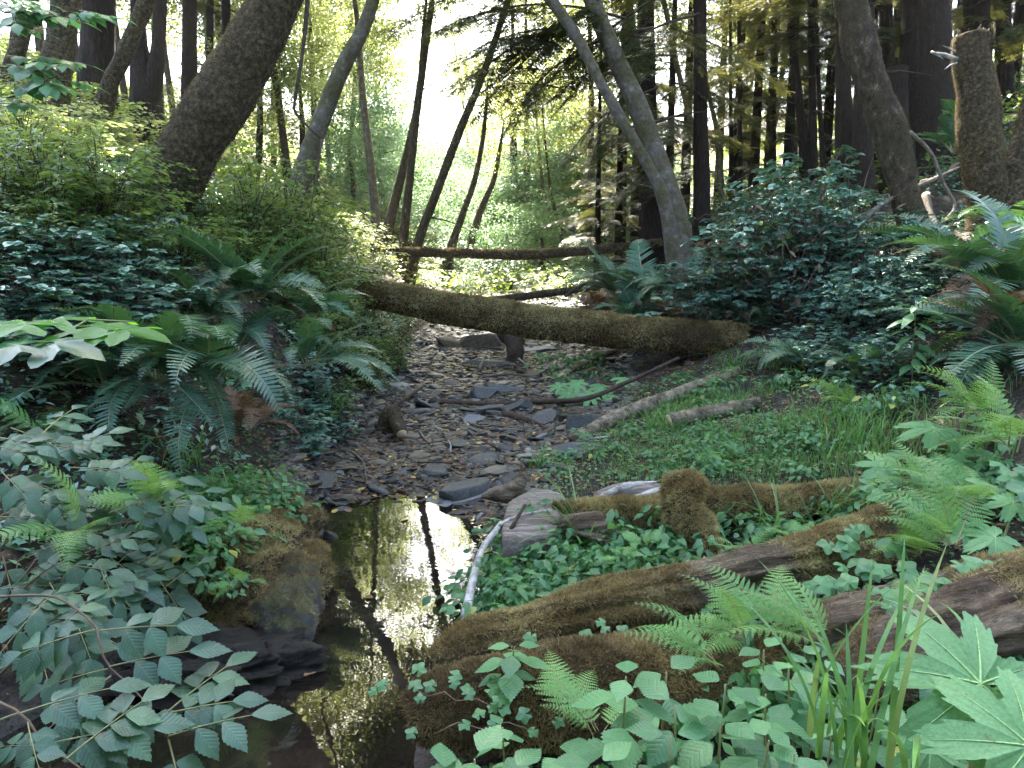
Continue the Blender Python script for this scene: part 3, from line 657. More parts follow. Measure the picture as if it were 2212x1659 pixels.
tree('slender_alder', 'ivy clad thin trunk just left of the tall sky gap trunk', 'tree',
     [(838, 500, 16.5), (862, 400, 16.5), (888, 290, 16.5), (905, 190, 16.5), (915, 60, 16.5), (925, -40, 16.5)], [22, 19, 15, 11, 8, 7], 'alderbark', 10, 10, .12, crown=[(0, 0, 1, 1)], group=GA)
tree('slender_alder', 'tall thin dark trunk rising through the white sky gap', 'tree',
     [(872, 515, 15.5), (886, 380, 15.5), (898, 260, 15.5), (914, 140, 15.5), (936, -20, 15.5)], [18, 18, 17, 16, 13], 'alderbark', 10, 12, .12, crown=A1, group=GA, stubs=3)
tree('slender_alder', 'dark thin trunk leaning strongly right, its foot behind the upper fallen log', 'tree',
     [(903, 525, 14.5), (945, 410, 14.5), (990, 290, 14.5), (1040, 170, 14.5), (1085, 40, 14.5), (1105, -30, 14.5)], [20, 19, 18, 16, 14, 12], 'alderbark', 10, 12, .10, crown=A1, group=GA, stubs=2)
tree('slender_alder', 'thin dark curved trunk right of the strongly leaning one, ending in pale leaves', 'tree',
     [(972, 545, 18), (1000, 460, 18), (1025, 390, 18), (1043, 300, 18), (1050, 230, 18)], [19, 15, 13, 10, 7], 'alderbark', 5.5, 8, .10, crown=[(0, 0, 0, .7)], group=GA)
tree('slender_alder', 'faint hazy thin trunk just right of the curved dark one', 'tree',
     [(1012, 540, 21), (1040, 450, 21), (1066, 390, 21), (1080, 320, 21)], [18, 15, 11, 8], 'alderbark', 5.0, 8, .10, crown=[(0, 0, 0, .8)], group=GA)
tree('slender_alder', 'left one of two very thin far trunks above the upper fallen log', 'tree',
     [(1200, 525, 23), (1188, 470, 23), (1174, 410, 23), (1165, 330, 23)], [10, 9, 8, 6], 'greybark', 6, 6, .05, crown=[(0, 0, 0, .7)], group=GA)
tree('slender_alder', 'right one of two very thin far trunks above the upper fallen log', 'tree',
     [(1214, 520, 22), (1203, 470, 22), (1190, 420, 22), (1180, 330, 22)], [10, 9, 7, 5], 'twig', 6, 6, .05, crown=[(0, 0, 0, .7)], group=GA)
tree('leaning_alder', 'thin pale trunk leaning left, crossing in front of the thicker leaning one', 'tree',
     [(1438, 450, 9.6), (1412, 378, 9.6), (1356, 281, 9.6), (1298, 180, 9.6), (1245, 78, 9.6), (1183, -10, 9.6), (1140, -70, 9.6)], [26, 25, 24, 24, 25, 23, 20], 'greybark', 9, 12, .14, group=GA, crown=[(0, 0, .6, 1.1)], stubs=2)
tree('leaning_alder', 'thick pale trunk leaning left beside the upright reddish redwood right of centre', 'tree',
     [(1458, 480, 10.3), (1440, 410, 10.3), (1413, 324, 10.3), (1374, 220, 10.3), (1322, 108, 10.3), (1277, -5, 10.3), (1255, -80, 10.3)], [52, 50, 46, 43, 40, 36, 34], 'greybark', 9, 16, .10, group=GA, crown=[(0, .5, .8, 1.3)], stubs=1)
tree('leaning_alder', 'mossy lumpy trunk leaning left on the right bank between bramble and broken snag', 'tree',
     [(1985, 560, 7.6), (1970, 480, 7.6), (1952, 396, 7.6), (1928, 306, 7.6), (1898, 216, 7.6), (1866, 119, 7.6), (1838, 0, 7.6), (1828, -80, 7.6)], [50, 54, 56, 60, 58, 62, 60, 58], 'alderbark', 9, 30, .30, 5, group=GA, crown=[(0, 1, .8, 1.3)], step=.04, fz=(16000, .016, .9))
tree('leaning_alder', 'mossy trunk leaning right at the right edge, foot joined to the broken snag', 'tree',
     [(2165, 505, 8.0), (2185, 420, 8.0), (2208, 330, 8.0), (2235, 230, 8.0), (2262, 100, 8.0)], [82, 70, 60, 56, 52], 'mossbark', 8, 20, .14, group=GA, step=.06, fz=(7000, .022, .9), crown=[(0, 0, 0, 1.)])
tree('slender_alder', 'pale thin trunk leaning left seen between the dark upright redwoods right of centre', 'tree',
     [(1503, 320, 16), (1492, 260, 16), (1462, 140, 16), (1438, 20, 16), (1425, -40, 16)], [14, 13, 12, 11, 10], 'greybark', 10, 8, .06, group=GA, below=3)
tree('slender_alder', 'short pale trunk just right of the black upright redwood', 'tree',
     [(1552, 320, 16), (1545, 265, 16), (1531, 205, 16), (1518, 120, 16)], [12, 11, 9, 8], 'greybark', 9, 8, .06, group=GA, below=3)
tree('leaning_alder', 'mossy broad trunk near the upper left corner, slightly bent, behind small green leaves', 'tree',
     [(100, 225, 9.2), (120, 150, 9.2), (132, 80, 9.2), (142, 0, 9.2), (150, -80, 9.2)], [82, 66, 62, 60, 56], 'mossbark', 9, 22, .16, 5, group=GA, crown=[(0, 0, .5, 1.2)], step=.06, fz=(8000, .022, .9))
tree('leaning_alder', 'dim mossy trunk at the far upper left, left of the broad mossy trunk', 'tree',
     [(18, 180, 10), (38, 110, 10), (58, 40, 10), (76, -40, 10)], [36, 32, 32, 30], 'mossbark', 9, 16, .14, 5, group=GA, crown=[(0, 0, .5, 1)])
tree('leaning_alder', 'mossy trunk leaning right in front of the two thick redwoods, upper left', 'tree',
     [(238, 180, 11), (258, 140, 11), (285, 80, 11), (318, 0, 11), (340, -60, 11)], [34, 36, 36, 34, 32], 'mossbark', 9, 16, .14, 5, group=GA, crown=[(0, 0, .5, 1.)])
# redwoods: (label, pts, widths)
RW = [
 ('thick straight redwood left of the upper left leaning mossy trunk', [(210, 225, 14), (211, 100, 14), (213, -30, 14)], [76, 72, 70], 1),
 ('tall redwood trunk just right of the forked one in the upper left grove', [(410, 210, 15), (409, 100, 15), (410, -30, 15)], [33, 31, 31], 1),
 ('narrow redwood trunk seen just left of the big leaning mossy trunk', [(452, 190, 18), (453, 90, 18), (454, -30, 18)], [17, 15, 15], 1),
 ('narrow dark redwood trunk touching the left side of the big leaning trunk near the top', [(488, 150, 17), (488, 60, 17), (488, -30, 17)], [20, 19, 18], 1),
 ('upright reddish redwood trunk behind the two crossing pale leaning trunks', [(1412, 530, 13.5), (1406, 400, 13.5), (1398, 200, 13.5), (1394, -30, 13.5)], [52, 44, 40, 36], 1),
 ('dark redwood trunk slanting slightly, behind and left of the upright reddish one', [(1398, 420, 15), (1381, 216, 15), (1362, 80, 15), (1348, -30, 15)], [34, 32, 30, 28], 0),
 ('black straight redwood trunk standing alone against white sky, right of centre', [(1516, 430, 12), (1513, 250, 12), (1512, 100, 12), (1512, -30, 12)], [33, 31, 29, 28], 0),
 ('very thin redwood pole, first right of the black straight trunk', [(1579, 370, 17), (1578, 150, 17), (1578, -30, 17)], [9, 7, 6], 0),
 ('thin redwood pole, second right of the black straight trunk', [(1598, 380, 16), (1597, 150, 16), (1597, -30, 16)], [11, 9, 8], 0),
 ('thin dark redwood pole, third right of the black straight trunk', [(1668, 370, 17), (1671, 150, 17), (1674, -30, 17)], [14, 12, 10], 1),
 ('bent redwood trunk, fourth right of the black straight trunk', [(1738, 360, 14), (1730, 250, 14), (1712, 100, 14), (1706, -30, 14)], [20, 19, 17, 15], 1),
 ('slim redwood trunk right of the bent one in the dark grove', [(1756, 330, 14), (1754, 150, 14), (1751, -30, 14)], [17, 15, 14], 1),
 ('thinnest redwood pole between the dark grove and the wide double trunk', [(1776, 330, 15), (1768, 180, 15), (1762, -30, 15)], [10, 9, 7], 0),
 ('wide dark redwood trunk left of the lumpy leaning alder', [(1830, 420, 11.5), (1822, 200, 11.5), (1818, -30, 11.5)], [50, 32, 26], 1),
 ('reddish redwood base directly behind the lumpy leaning alder', [(1866, 440, 11.2), (1862, 260, 11.2), (1872, 60, 11.2), (1880, -40, 11.2)], [46, 38, 30, 24], 0),
 ('redwood trunk seen between the lumpy leaning alder and the giant redwood', [(1915, 170, 15), (1914, 70, 15), (1913, -30, 15)], [34, 30, 28], 0),
 ('giant redwood trunk on the right, the widest upright trunk in the photo', [(2005, 330, 12.5), (2003, 200, 12.5), (2000, 60, 12.5), (1998, -40, 12.5)], [135, 112, 100, 94], 1),
 ('dark redwood trunk behind the broken snag, upper right', [(2118, 330, 14), (2112, 120, 14), (2108, -30, 14)], [58, 54, 52], 1),
 ('dark redwood trunk between the broken snag and the right edge', [(2172, 300, 15), (2168, 120, 15), (2165, -30, 15)], [36, 34, 32], 1),
 ('faint hazy far redwood trunk right of the two very thin far trunks', [(1240, 520, 28), (1239, 440, 28), (1238, 300, 28)], [16, 14, 10], 1),
 ('dim far redwood trunk in the hazy centre left of the two very thin far trunks', [(1110, 530, 27), (1110, 440, 27), (1109, 300, 27)], [24, 20, 14], 1),
 ('dim far redwood trunk touching the hazy centre trunk on its right', [(1139, 530, 28), (1138, 440, 28), (1137, 300, 28)], [18, 15, 11], 1),
]
for (lab, pts, wd, cr) in RW:
    d0 = pts[0][2]
    tree('redwood', lab, 'tree', pts, wd, 'redwood', 15 if d0 < 25 else 11, 20, .07, 3, group=GR, below=1.5, step=.3,
         crown=[(0, 0, 2.0 if d0 < 25 else 0, -.9)] if cr and d0 > 12.6 else None, stubs=5 if d0 < 20 else 0)
# forked redwood
W1, r1 = px_tube([(318, 245, 13), (312, 180, 13), (303, 110, 13), (296, 40, 13), (290, -40, 13)], [62, 58, 34, 24, 22], 1.2, 14)
t = thing('forked_redwood', 'dark redwood trunk forking into two stems, upper left grove', 'tree', W1[0], GR)
obj('trunk', MB().add(*tube(W1 - W1[0], r1, 18, .1, 3, step=.15), .5).mesh('trunk', M['redwood']), t)
W2, r2 = px_tube([(322, 230, 12.95), (334, 160, 12.95), (342, 100, 12.95), (346, -40, 12.95)], [44, 36, 30, 28], 0, 14)
obj('stem', MB().add(*tube(W2 - W1[0], r2, 16, .1, 3, step=.15), .5).mesh('stem', M['redwood']), t)
# burnt stump beside giant redwood
W, r = px_tube([(1942, 330, 12), (1940, 250, 12), (1938, 148, 12)], [66, 46, 40], .8)
t = thing('burnt_stump', 'black charred stump left of the giant redwood', 'tree stump', W[0], None)
obj('trunk', MB().add(*tube(W - W[0], r, 16, .22, 4, step=.08), .5).mesh('trunk', M['redwood']), t)
# broken snag
W, r = px_tube([(2125, 530, 8), (2128, 470, 8), (2130, 390, 8), (2118, 300, 8), (2112, 215, 8), (2100, 140, 8), (2098, 80, 8)], [80, 72, 80, 86, 84, 74, 72], .6)
t = thing('broken_snag', 'mossy upright snag with a jagged broken top and pale splinters, right side', 'dead tree', W[0])
V, Q, T = tube(W - W[0], r, 28, .16, 5, step=.04, seed=4)
tr = obj('trunk', MB().add(V, Q, T, .5).mesh('trunk', M['mossbark']), t)
obj('moss', fuzz(V, Q, 30000, .018, .95).mesh('moss', M['mossdark'], False), t)
top = W[-1] - W[0]
for k in range(16):
    a = rng.uniform(0, 6.28); q = top + np.array([math.cos(a), math.sin(a), 0]) * r[-1] * rng.uniform(.4, .95); hh = rng.uniform(.03, .12)
    obj('splinter', MB().add(*tube([q - [0, 0, .05], q + [rng.normal(0, .01), 0, hh * .6], q + [rng.normal(0, .02), 0, hh]], [.025, .014, .002], 5), .5).mesh('splinter', M['cut' if k % 3 == 0 else 'rot']), t)
for (u0, v0, u1, v1, wd) in [(2066, 128, 2012, 112, .022), (2012, 112, 2038, 128, .014), (2064, 112, 2034, 98, .008), (2066, 136, 2040, 150, .012)]:
    a = P(u0, v0, 7.85) - W[0]; b = P(u1, v1, 7.75) - W[0]
    obj('pale_splinter', MB().add(*tube([a, (a + b) / 2 + [0, 0, .008], b], [wd, wd * .9, wd * .15], 6), .5).mesh('pale_splinter', M['whitestick']), t)
print('trees', flush=True)

# high crowns of the same trees, above the picture: they shade the stream and are mirrored in the pool
TREES = [o for o in THINGS if o.name in AXIS and AXIS[o.name][-1][2] > 8.5]
def add_high_crown(x, y, z, sc, force=False):
    k = 1 / math.tan(R(SUN_EL))
    for zg, x0, x1, y0, y1 in ((3.2, -9.5, -3.2, 8.5, 15), (.6, -2.2, 1.9, 9.6, 19)):       # openings that let the sun reach the slope and the bed beyond the log
        dy = (z - zg) * k; xs, ys = x + dy * math.sin(R(-SUN_AZ)), y - dy
        if x0 - 1.2 < xs < x1 + 1.2 and y0 - .6 < ys < y1 + .6 and not force and rng.random() < .85: return
    def fork(o):
        W = AXIS[o.name]; zz = min(z - .4, W[-1][2]); return np.array([np.interp(zz, W[:, 2], W[:, i]) for i in range(3)])
    t = min(TREES, key=lambda o: np.linalg.norm(fork(o) - [x, y, z]))
    b = np.array(t.location); c = np.array([x, y, z]) - b; f = fork(t) - b
    obj('crown', ACROWN[rng.integers(4)], t, tuple(c), (0, 0, rng.uniform(0, 6)), sc)
    obj('limb', MB().add(*tube([f, f * .5 + c * .5 + [0, 0, .1], c], [.07, .05, .015], 6, cap=False), .5).mesh('limb', M['alderbark']), t)
for gx in np.arange(-6, 13, 2.9):
    for gy in np.arange(8.3, 26, 2.8):
        x = gx + rng.uniform(-.9, .9); y = gy + rng.uniform(-.9, .9); z = rng.uniform(9, 12.5)
        if x > 2 and y < 13 and rng.random() < .5: continue
        if abs(x) < 3 and y > 19 and rng.random() < .5: continue
        add_high_crown(x, y, z, rng.uniform(.85, 1.15))
print('canopy', flush=True)

# ------------------------------------------------------------------ fallen logs
def log(name, label, cat, pts, widths, mat, seg=22, amp=.14, freq=5, step=.04, fz=None, fmat='moss', group=None, world=False, cut=None, squash=None, region=None, seed=None, gnd=False):
    if gnd:
        W = np.array([ground_at(p[0], p[1]) for p in pts]); dd_ = np.linalg.norm(W - CAM, axis=1); r = np.array([w_ / 2 * d_ / FPX for w_, d_ in zip(widths, dd_)]); W[:, 2] += r * .9
    elif world: W = np.array(pts, float); r = np.array(widths, float)
    else: W = np.array([P(*p) for p in pts]); r = np.array([w_ / 2 * p[2] / FPX for w_, p in zip(widths, pts)])
    ax = nrm(W[-1] - W[0]); yaw = math.atan2(ax[1], ax[0])
    base = W.mean(0)
    t = thing(name, label, cat, base, group, rz=yaw)
    Rz = np.array(rotz(np.array(yaw)))
    L = (W - base) @ Rz       # into the local frame whose x axis runs along the log
    V, Q, T = tube(L, r, seg * (2 if mat == 'rot' else 1), amp, freq, seed=len(THINGS) if seed is None else seed, step=step, squash=squash, ridge=.45 if mat == 'rot' else .12 if r.max() > .05 else 0)
    obj('trunk', MB().add(V, Q, T, .5).mesh('trunk', M[mat]), t)
    if fz: obj('moss', fuzz(V, Q, fz[0], fz[1], fz[2], region).mesh('moss', M[fmat], False), t)
    if cut:
        for e in cut:
            c = L[e]; d = nrm(L[e] - L[1 if e == 0 else -2])
            obj('cut_end', MB().add(*tube([c, c + d * .012, c + d * .02], [r[e] * .93, r[e] * .9, r[e] * .3], 18, .03, 20), .5).mesh('cut_end', M['cut']), t)
    return t, W, r
log('fallen_log', 'long thick mossy log lying across the stream from bank to bank in the middle', 'log',
    [(660, 606, 8.7), (720, 620, 8.6), (800, 634, 8.5), (900, 654, 8.4), (1050, 680, 8.2), (1200, 702, 8.05), (1350, 719, 7.85), (1500, 730, 7.6), (1595, 736, 7.45), (1615, 738, 7.42)],
    [54, 58, 62, 66, 70, 74, 74, 70, 70, 60], 'mossbark', 30, .12, 5, .045, (60000, .030, 1.0), 'moss', 'logs bridging the stream')
log('fallen_log', 'thinner mossy log bridging the stream behind and above the thick one', 'log',
    [(800, 540, 13), (880, 544, 13), (1000, 548, 13), (1120, 550, 13), (1230, 545, 13), (1330, 536, 13), (1430, 524, 13)], [16, 18, 20, 21, 20, 18, 16], 'mossbark', 16, .12, 5, .08, (12000, .03, 1.0), 'mossdark', 'logs bridging the stream')
log('fallen_log', 'short slim brown log just above the thick crossing log, centre', 'log',
    [(1050, 648, 11), (1110, 643, 11), (1180, 634, 11), (1240, 626, 11), (1300, 614, 11)], [14, 17, 17, 16, 15], 'alderbark', 14, .12, 5, .08, None, 'moss', 'logs bridging the stream')
log('fallen_log', 'pale barkless log slanting up the right bank from the stony bed', 'log',
    [(1238, 962), (1290, 938), (1360, 906), (1450, 872), (1530, 842), (1592, 815)], [22, 30, 32, 30, 28, 24], 'palebark', 18, .14, 7, .04, (900, .018, .3), 'moss', cut=[-1], gnd=True)
log('cut_branch', 'short pale log with a sawn end lying in grass right of the slanting log', 'log',
    [(1446, 928), (1500, 914), (1560, 900), (1640, 882)], [36, 32, 29, 22], 'palebark', 18, .10, 7, .04, (500, .016, .2), 'moss', cut=[0], gnd=True)
topwear = lambda c, n: np.clip(.75 + 2.5 * fbm(c, 2.6, 2, 31), 0.03, 1)
log('fallen_log', 'long mossy log from the pool edge to the right side, blunt tip beside the water', 'log',
    [(935, 1432, 2.62), (985, 1412, 2.64), (1060, 1390, 2.68), (1200, 1352, 2.78), (1400, 1305, 2.92), (1600, 1258, 3.08), (1800, 1205, 3.25), (2000, 1150, 3.45), (2212, 1098, 3.65), (2330, 1065, 3.8)],
    [40, 88, 108, 116, 120, 124, 120, 112, 100, 90], 'rot', 34, .22, 4, .022, (110000, .017, .75), 'moss', 'rotting logs at the front right', region=topwear)
log('fallen_log', 'lowest mossy log in front, its round mossy end over the pool at the bottom', 'log',
    [(888, 1560, 2.18), (930, 1545, 2.19), (1050, 1530, 2.22), (1200, 1505, 2.27), (1380, 1485, 2.33), (1560, 1460, 2.42), (1700, 1425, 2.5)],
    [100, 150, 165, 175, 170, 150, 120], 'mossbark', 36, .26, 4, .025, (70000, .016, .85), 'mossdark', 'rotting logs at the front right')
log('rotten_log', 'reddish bare rotten log with long cracks between the two mossy logs, right', 'log',
    [(1600, 1405, 2.5), (1700, 1385, 2.52), (1850, 1340, 2.6), (2000, 1290, 2.7), (2150, 1250, 2.8), (2300, 1210, 2.9)], [40, 80, 110, 110, 100, 90], 'rot', 30, .22, 4, .025, (9000, .014, .2), 'moss', 'rotting logs at the front right', region=topwear)
log('rotten_log', 'broad brown rotten log nearest the right edge above the giant leaf', 'log',
    [(1820, 1480, 2.25), (1900, 1440, 2.28), (2050, 1370, 2.36), (2200, 1310, 2.46), (2350, 1270, 2.56)], [90, 150, 170, 170, 150], 'rot', 30, .16, 4, .025, (14000, .015, .25), 'moss', 'rotting logs at the front right', region=topwear)
log('fallen_log', 'mossy log end with a pointed tip left of the upright mossy stub', 'log',
    [(1192, 1092, 3.7), (1230, 1100, 3.7), (1300, 1108, 3.7), (1380, 1112, 3.72), (1460, 1118, 3.75), (1500, 1120, 3.78)], [12, 40, 70, 76, 74, 64], 'mossbark', 30, .36, 5, .03, (24000, .018, .6), 'moss', 'mossy deadwood in the middle right')
log('fallen_log', 'brown mossy log lying right of the upright mossy stub', 'log',
    [(1500, 1098, 3.75), (1580, 1094, 3.8), (1680, 1088, 3.85), (1780, 1078, 3.92), (1860, 1068, 4.0), (1960, 1060, 4.1)], [84, 84, 82, 76, 66, 56], 'mossbark', 26, .14, 5, .03, (30000, .018, .7), 'moss', 'mossy deadwood in the middle right')
log('mossy_stub', 'upright mossy stub standing between the two mid right logs', 'tree stump',
    [(1530, 1215, 3.40), (1514, 1160, 3.47), (1492, 1110, 3.52), (1472, 1072, 3.56), (1452, 1046, 3.58), (1440, 1036, 3.6)], [44, 66, 96, 104, 70, 24], 'mossbark', 34, .6, 8, .012, (16000, .018, .9), 'moss', 'mossy deadwood in the middle right')
# log hollow below the pointed one: root plate
log('root_plank', 'smooth pale grey driftwood plank lying behind the pointed mossy log', 'driftwood',
    [(1285, 1072, 3.85), (1330, 1062, 3.86), (1390, 1058, 3.88), (1450, 1066, 3.9)], [16, 40, 46, 30], 'rotx', 20, .22, 4, .02, None, squash=(1, 1, .8))
for (p0, p1, p2, w_, lb) in [((1290, 1078, 3.8), (1350, 1052, 3.84), (1418, 1040, 3.88), [10, 26, 4], 'jagged pale splinter leaning over the grey driftwood plank'), ((1330, 1084, 3.78), (1400, 1066, 3.8), (1446, 1046, 3.84), [12, 22, 5], 'pale split wood piece beside the mossy stub'),
                         ((1240, 1150, 3.55), (1290, 1160, 3.55), (1350, 1185, 3.5), [10, 24, 16], 'brown split root below the pointed mossy log')]:
    log('wood_splinter', lb, 'driftwood', [p0, p1, p2], w_, 'whitestick' if 'pale' in lb else 'rot', 14, .35, 9, .012, group='mossy deadwood in the middle right', squash=(1, 1, .7))
log('fallen_root', 'brown root curving down below the pointed mossy log', 'root',
    [(1215, 1135, 3.62), (1245, 1130, 3.6), (1290, 1135, 3.62), (1330, 1150, 3.66), (1400, 1150, 3.75)], [34, 40, 52, 60, 60], 'rot', 16, .25, 5, .02)
log('root_snag', 'dark pointed root piece standing behind the grey flat stump', 'root',
    [(1040, 1072, 4.3), (1070, 1068, 4.3), (1100, 1064, 4.28), (1120, 1045, 4.27), (1128, 1018, 4.26), (1126, 1000, 4.25)], [14, 34, 44, 30, 18, 3], 'rot', 20, .55, 9, .012)
# flat grey weathered stump slab
def slab():
    pts = [(1085, 1120), (1098, 1082), (1150, 1052), (1215, 1062), (1240, 1098), (1212, 1128), (1190, 1150), (1120, 1158), (1085, 1165)]
    c = ground_at(1160, 1150); t = thing('weathered_stump', 'flat topped pale grey weathered stump beside the end of the pool', 'tree stump', c)
    top = []
    for (u, v) in pts:
        a = (u - 1106) / FPX; b = (v - 829.5) / FPX; d = (1.5 - .24) / (ST + b * CT); top.append(P(u, v, d))
    top = np.array(top); cen = top.mean(0); mb = MB(); n = len(top)
    k = 6; ring = []
    fine = []
    for i in range(n):
        for q in range(k): fine.append(top[i] * (1 - q / k) + top[(i + 1) % n] * q / k)
    fine = np.array(fine); m = len(fine)
    rows = []
    for f, dz in [(.0, 0), (.35, 0), (.7, 0), (.95, 0), (1.02, -.03), (1.0, -.12), (1.05, -.35)]:
        r_ = cen + (fine - cen) * f; r_[:, 2] = cen[2] + dz; r_[:, 2] += .018 * fbm(r_ * [1, 5, 1], 5, 3, 2); r_[:, :2] += (.012 * fbm(fine * 1.0 + dz, 12, 2, 6))[:, None]
        rows.append(r_)
    V = np.concatenate(rows) - c; Q = []
    for a in range(len(rows) - 1):
        for i in range(m): Q.append((a * m + i, (a + 1) * m + i, (a + 1) * m + (i + 1) % m, a * m + (i + 1) % m))
    mb.add(V, np.array(Q), None, .5); obj('slab', mb.mesh('slab', M['rotx']), t)
slab()
log('cut_stump', 'small dark stump with a pale broken face at the foot of the left bank', 'tree stump',
    [(838, 925, 6.3), (842, 905, 6.25), (845, 890, 6.2)], [62, 52, 40], 'mossbark', 18, .22, 6, .03)
s0 = ground_at(866, 935)
t, W, r = log('broken_branch', 'pale broken branch end poking from the small dark stump on the left bank', 'branch', [(850, 890, 6.2), (858, 915, 6.05), (868, 938, 5.95)], [34, 36, 26], 'alderbark', 14, .12, 8, .02, cut=[-1])
# root mass under the crossing log
log('root_mass', 'dark root mass hanging under the thick crossing log', 'root', [(1092, 700, 9.2), (1105, 730, 9.1), (1112, 760, 9.0), (1108, 790, 9.0)], [70, 56, 44, 40], 'twig', 18, .3, 5, .03)
print('logs', flush=True)

# sticks
def stick(name, label, pts, w_, mat='stick', group='dead sticks on the stream bed', lift=.02, abs_=False):
    W = []
    for p in pts:
        if len(p) == 3: W.append(P(*p))
        else: g = ground_at(*p); g[2] += lift; W.append(g)
    W = np.array(W); dd = np.linalg.norm(W - CAM, axis=1)
    r = np.array([w_ / 2 * d / FPX for d in dd]) * np.linspace(1.1, .6, len(W))
    t = obj(name, MB().add(*tube(W - W[0], r, 8, .15, 12, step=.05), .5).mesh(name, M[mat]), None, W[0]); tag(t, label, 'stick', group); return t
stick('dead_branch', 'long thin curved branch lying across the stones and up the right bank', [(930, 876), (1050, 880), (1150, 876), (1260, 862, 6.5), (1340, 832, 6.7), (1410, 800, 6.9), (1465, 774, 7.1)], 13, 'twig', lift=.03)
stick('dead_branch', 'bleached white stick standing at the right edge of the pool', [(1003, 1345, 2.95), (1020, 1260, 3.15), (1040, 1190, 3.4), (1072, 1145, 3.6), (1082, 1130, 3.7)], 17, 'whitestick')
stick('dead_branch', 'bleached side twig lying on the grey flat stump', [(1075, 1140, 3.62), (1100, 1122, 3.7), (1150, 1108, 3.8), (1200, 1100, 3.9)], 8, 'whitestick')
stick('dead_branch', 'short dark stick leaning on the grey flat stump', [(1100, 1150, 3.6), (1118, 1118, 3.65), (1134, 1090, 3.7)], 9, 'twig')
stick('dead_branch', 'dark stick sloping down at the left edge of the gravel', [(830, 905), (880, 870), (915, 846)], 9, 'twig', lift=.05)
stick('dead_branch', 'thick dark split stick lying on the gravel in the middle', [(1088, 1018 - 118), (1130, 912), (1165, 925), (1180, 935)], 17, 'twig', lift=.02)
stick('dead_branch', 'pale broken stick pointing right under the crossing log', [(1095, 765), (1115, 780), (1137, 800)], 7, 'whitestick', lift=.05)
stick('dead_branch', 'pale short stick left of centre on the far gravel', [(1035, 808), (1048, 778)], 8, 'stick', lift=.04)
stick('dead_branch', 'thin fallen twig right of the far gravel patch', [(1280, 775), (1340, 765), (1400, 770)], 7, 'stick', lift=.05)
stick('dead_branch', 'dark plank like branch below the crossing log, right end', [(1240, 812), (1290, 785), (1330, 770)], 12, 'twig', lift=.05)
for i, (a, b, cc, lab) in enumerate([((1000, 795), (1040, 800), (1090, 795), 'thin grey twig across the upper gravel'), ((985, 905), (1030, 930), (1080, 925), 'pale thin twig beside the small dark stump'), ((905, 940), (925, 965), (940, 960), 'forked bleached twig right of the small dark stump'),
         ((1040, 820), (1100, 815), (1160, 822), 'straight thin twig on the gravel below the pale broken stick'), ((760, 985), (785, 1010), (792, 1050), 'thin dark twig bending down towards the pool end')]):
    stick('twig', lab, [a, b, cc], 5, 'stick', lift=.03)
for k in range(26):
    U, V = rng.uniform(800, 1350), rng.uniform(775, 1020); g = ground_at(U, V); l_, r_ = creek(g[1])
    if not (l_ < g[0] < r_ + .2): continue
    a = rng.uniform(0, 3.14); L_ = rng.uniform(.12, .4); d_ = np.array([math.cos(a), math.sin(a), 0]) * L_; p = [g + d_ * f + [rng.normal(0, .01), rng.normal(0, .01), 0] for f in (-.5, 0, .5)]
    for q in p: q[2] = float(H(q[0], q[1])) + .035 + rng.uniform(0, .02)
    p = np.array(p); rr_ = rng.uniform(.004, .010); o = obj('twig', MB().add(*tube(p - p[0], [rr_, rr_ * .8, rr_ * .4], 6), .5).mesh('twig', M[['stick', 'twig', 'whitestick'][k % 3]]), None, p[0])
    tag(o, '@' + ['brown dead twig', 'dark dead twig', 'pale dead twig'][k % 3], 'twig', 'dead sticks on the stream bed')
stick('dead_branch', 'dark arched branch hanging over dead ferns right of the crossing log', [(1290, 565, 9.5), (1350, 562, 9.3), (1420, 590, 9.1), (1470, 620, 9)], 8, 'twig', 'dead branches on the right bank')
stick('dead_branch', 'thin arched dark branch below the other arched one, right of centre', [(1220, 640, 10), (1270, 610, 10), (1350, 603, 9.6), (1420, 640, 9.3)], 7, 'twig', 'dead branches on the right bank')
stick('dead_branch', 'pale bare branch slanting left of the lumpy leaning alder', [(1840, 515, 7.5), (1870, 470, 7.5), (1925, 430, 7.6), (2000, 395, 7.8), (2090, 355, 8.2)], 11, 'stick', 'dead branches on the right bank')
stick('dead_branch', 'lower pale bare branch crossing behind the lumpy leaning alder', [(1850, 520, 7.6), (1900, 500, 7.6), (1945, 485, 7.7)], 9, 'stick', 'dead branches on the right bank')
stick('dead_branch', 'grey curved bare branch between lumpy alder and broken snag', [(1965, 285, 7.7), (2010, 330, 7.7), (2040, 400, 7.7), (2062, 450, 7.6), (2010, 505, 7.4), (1985, 560, 7.4)], 7, 'stick', 'dead branches on the right bank')
stick('dead_branch', 'thick grey fallen branch in dead ferns left of the snag foot', [(2000, 420, 8.4), (2015, 470, 8.2), (2050, 540, 7.9)], 13, 'stick', 'dead branches on the right bank')
stick('dead_branch', 'thin pale branch behind the lumpy leaning alder crossing toward snag', [(1990, 395, 8.8), (2040, 380, 8.8), (2085, 350, 8.9), (2212, 355, 9)], 9, 'stick', 'dead branches on the right bank')
# hanging vine
t = stick('hanging_vine', 'thin dark vine hanging down right of the big leaning mossy trunk', [(668, -60, 6.3), (662, 30, 6.3), (655, 100, 6.3), (640, 200, 6.3), (636, 238, 6.3), (660, 268, 6.3), (695, 300, 6.3)], 8, 'twig', None)
t['category'] = 'vine'
t = stick('hanging_vine', 'finest dark vine strand continuing down below the thicker hanging vine', [(695, 300, 6.3), (690, 340, 6.2), (680, 400, 6.1), (668, 470, 6.0)], 4, 'twig', None)
t['category'] = 'vine'

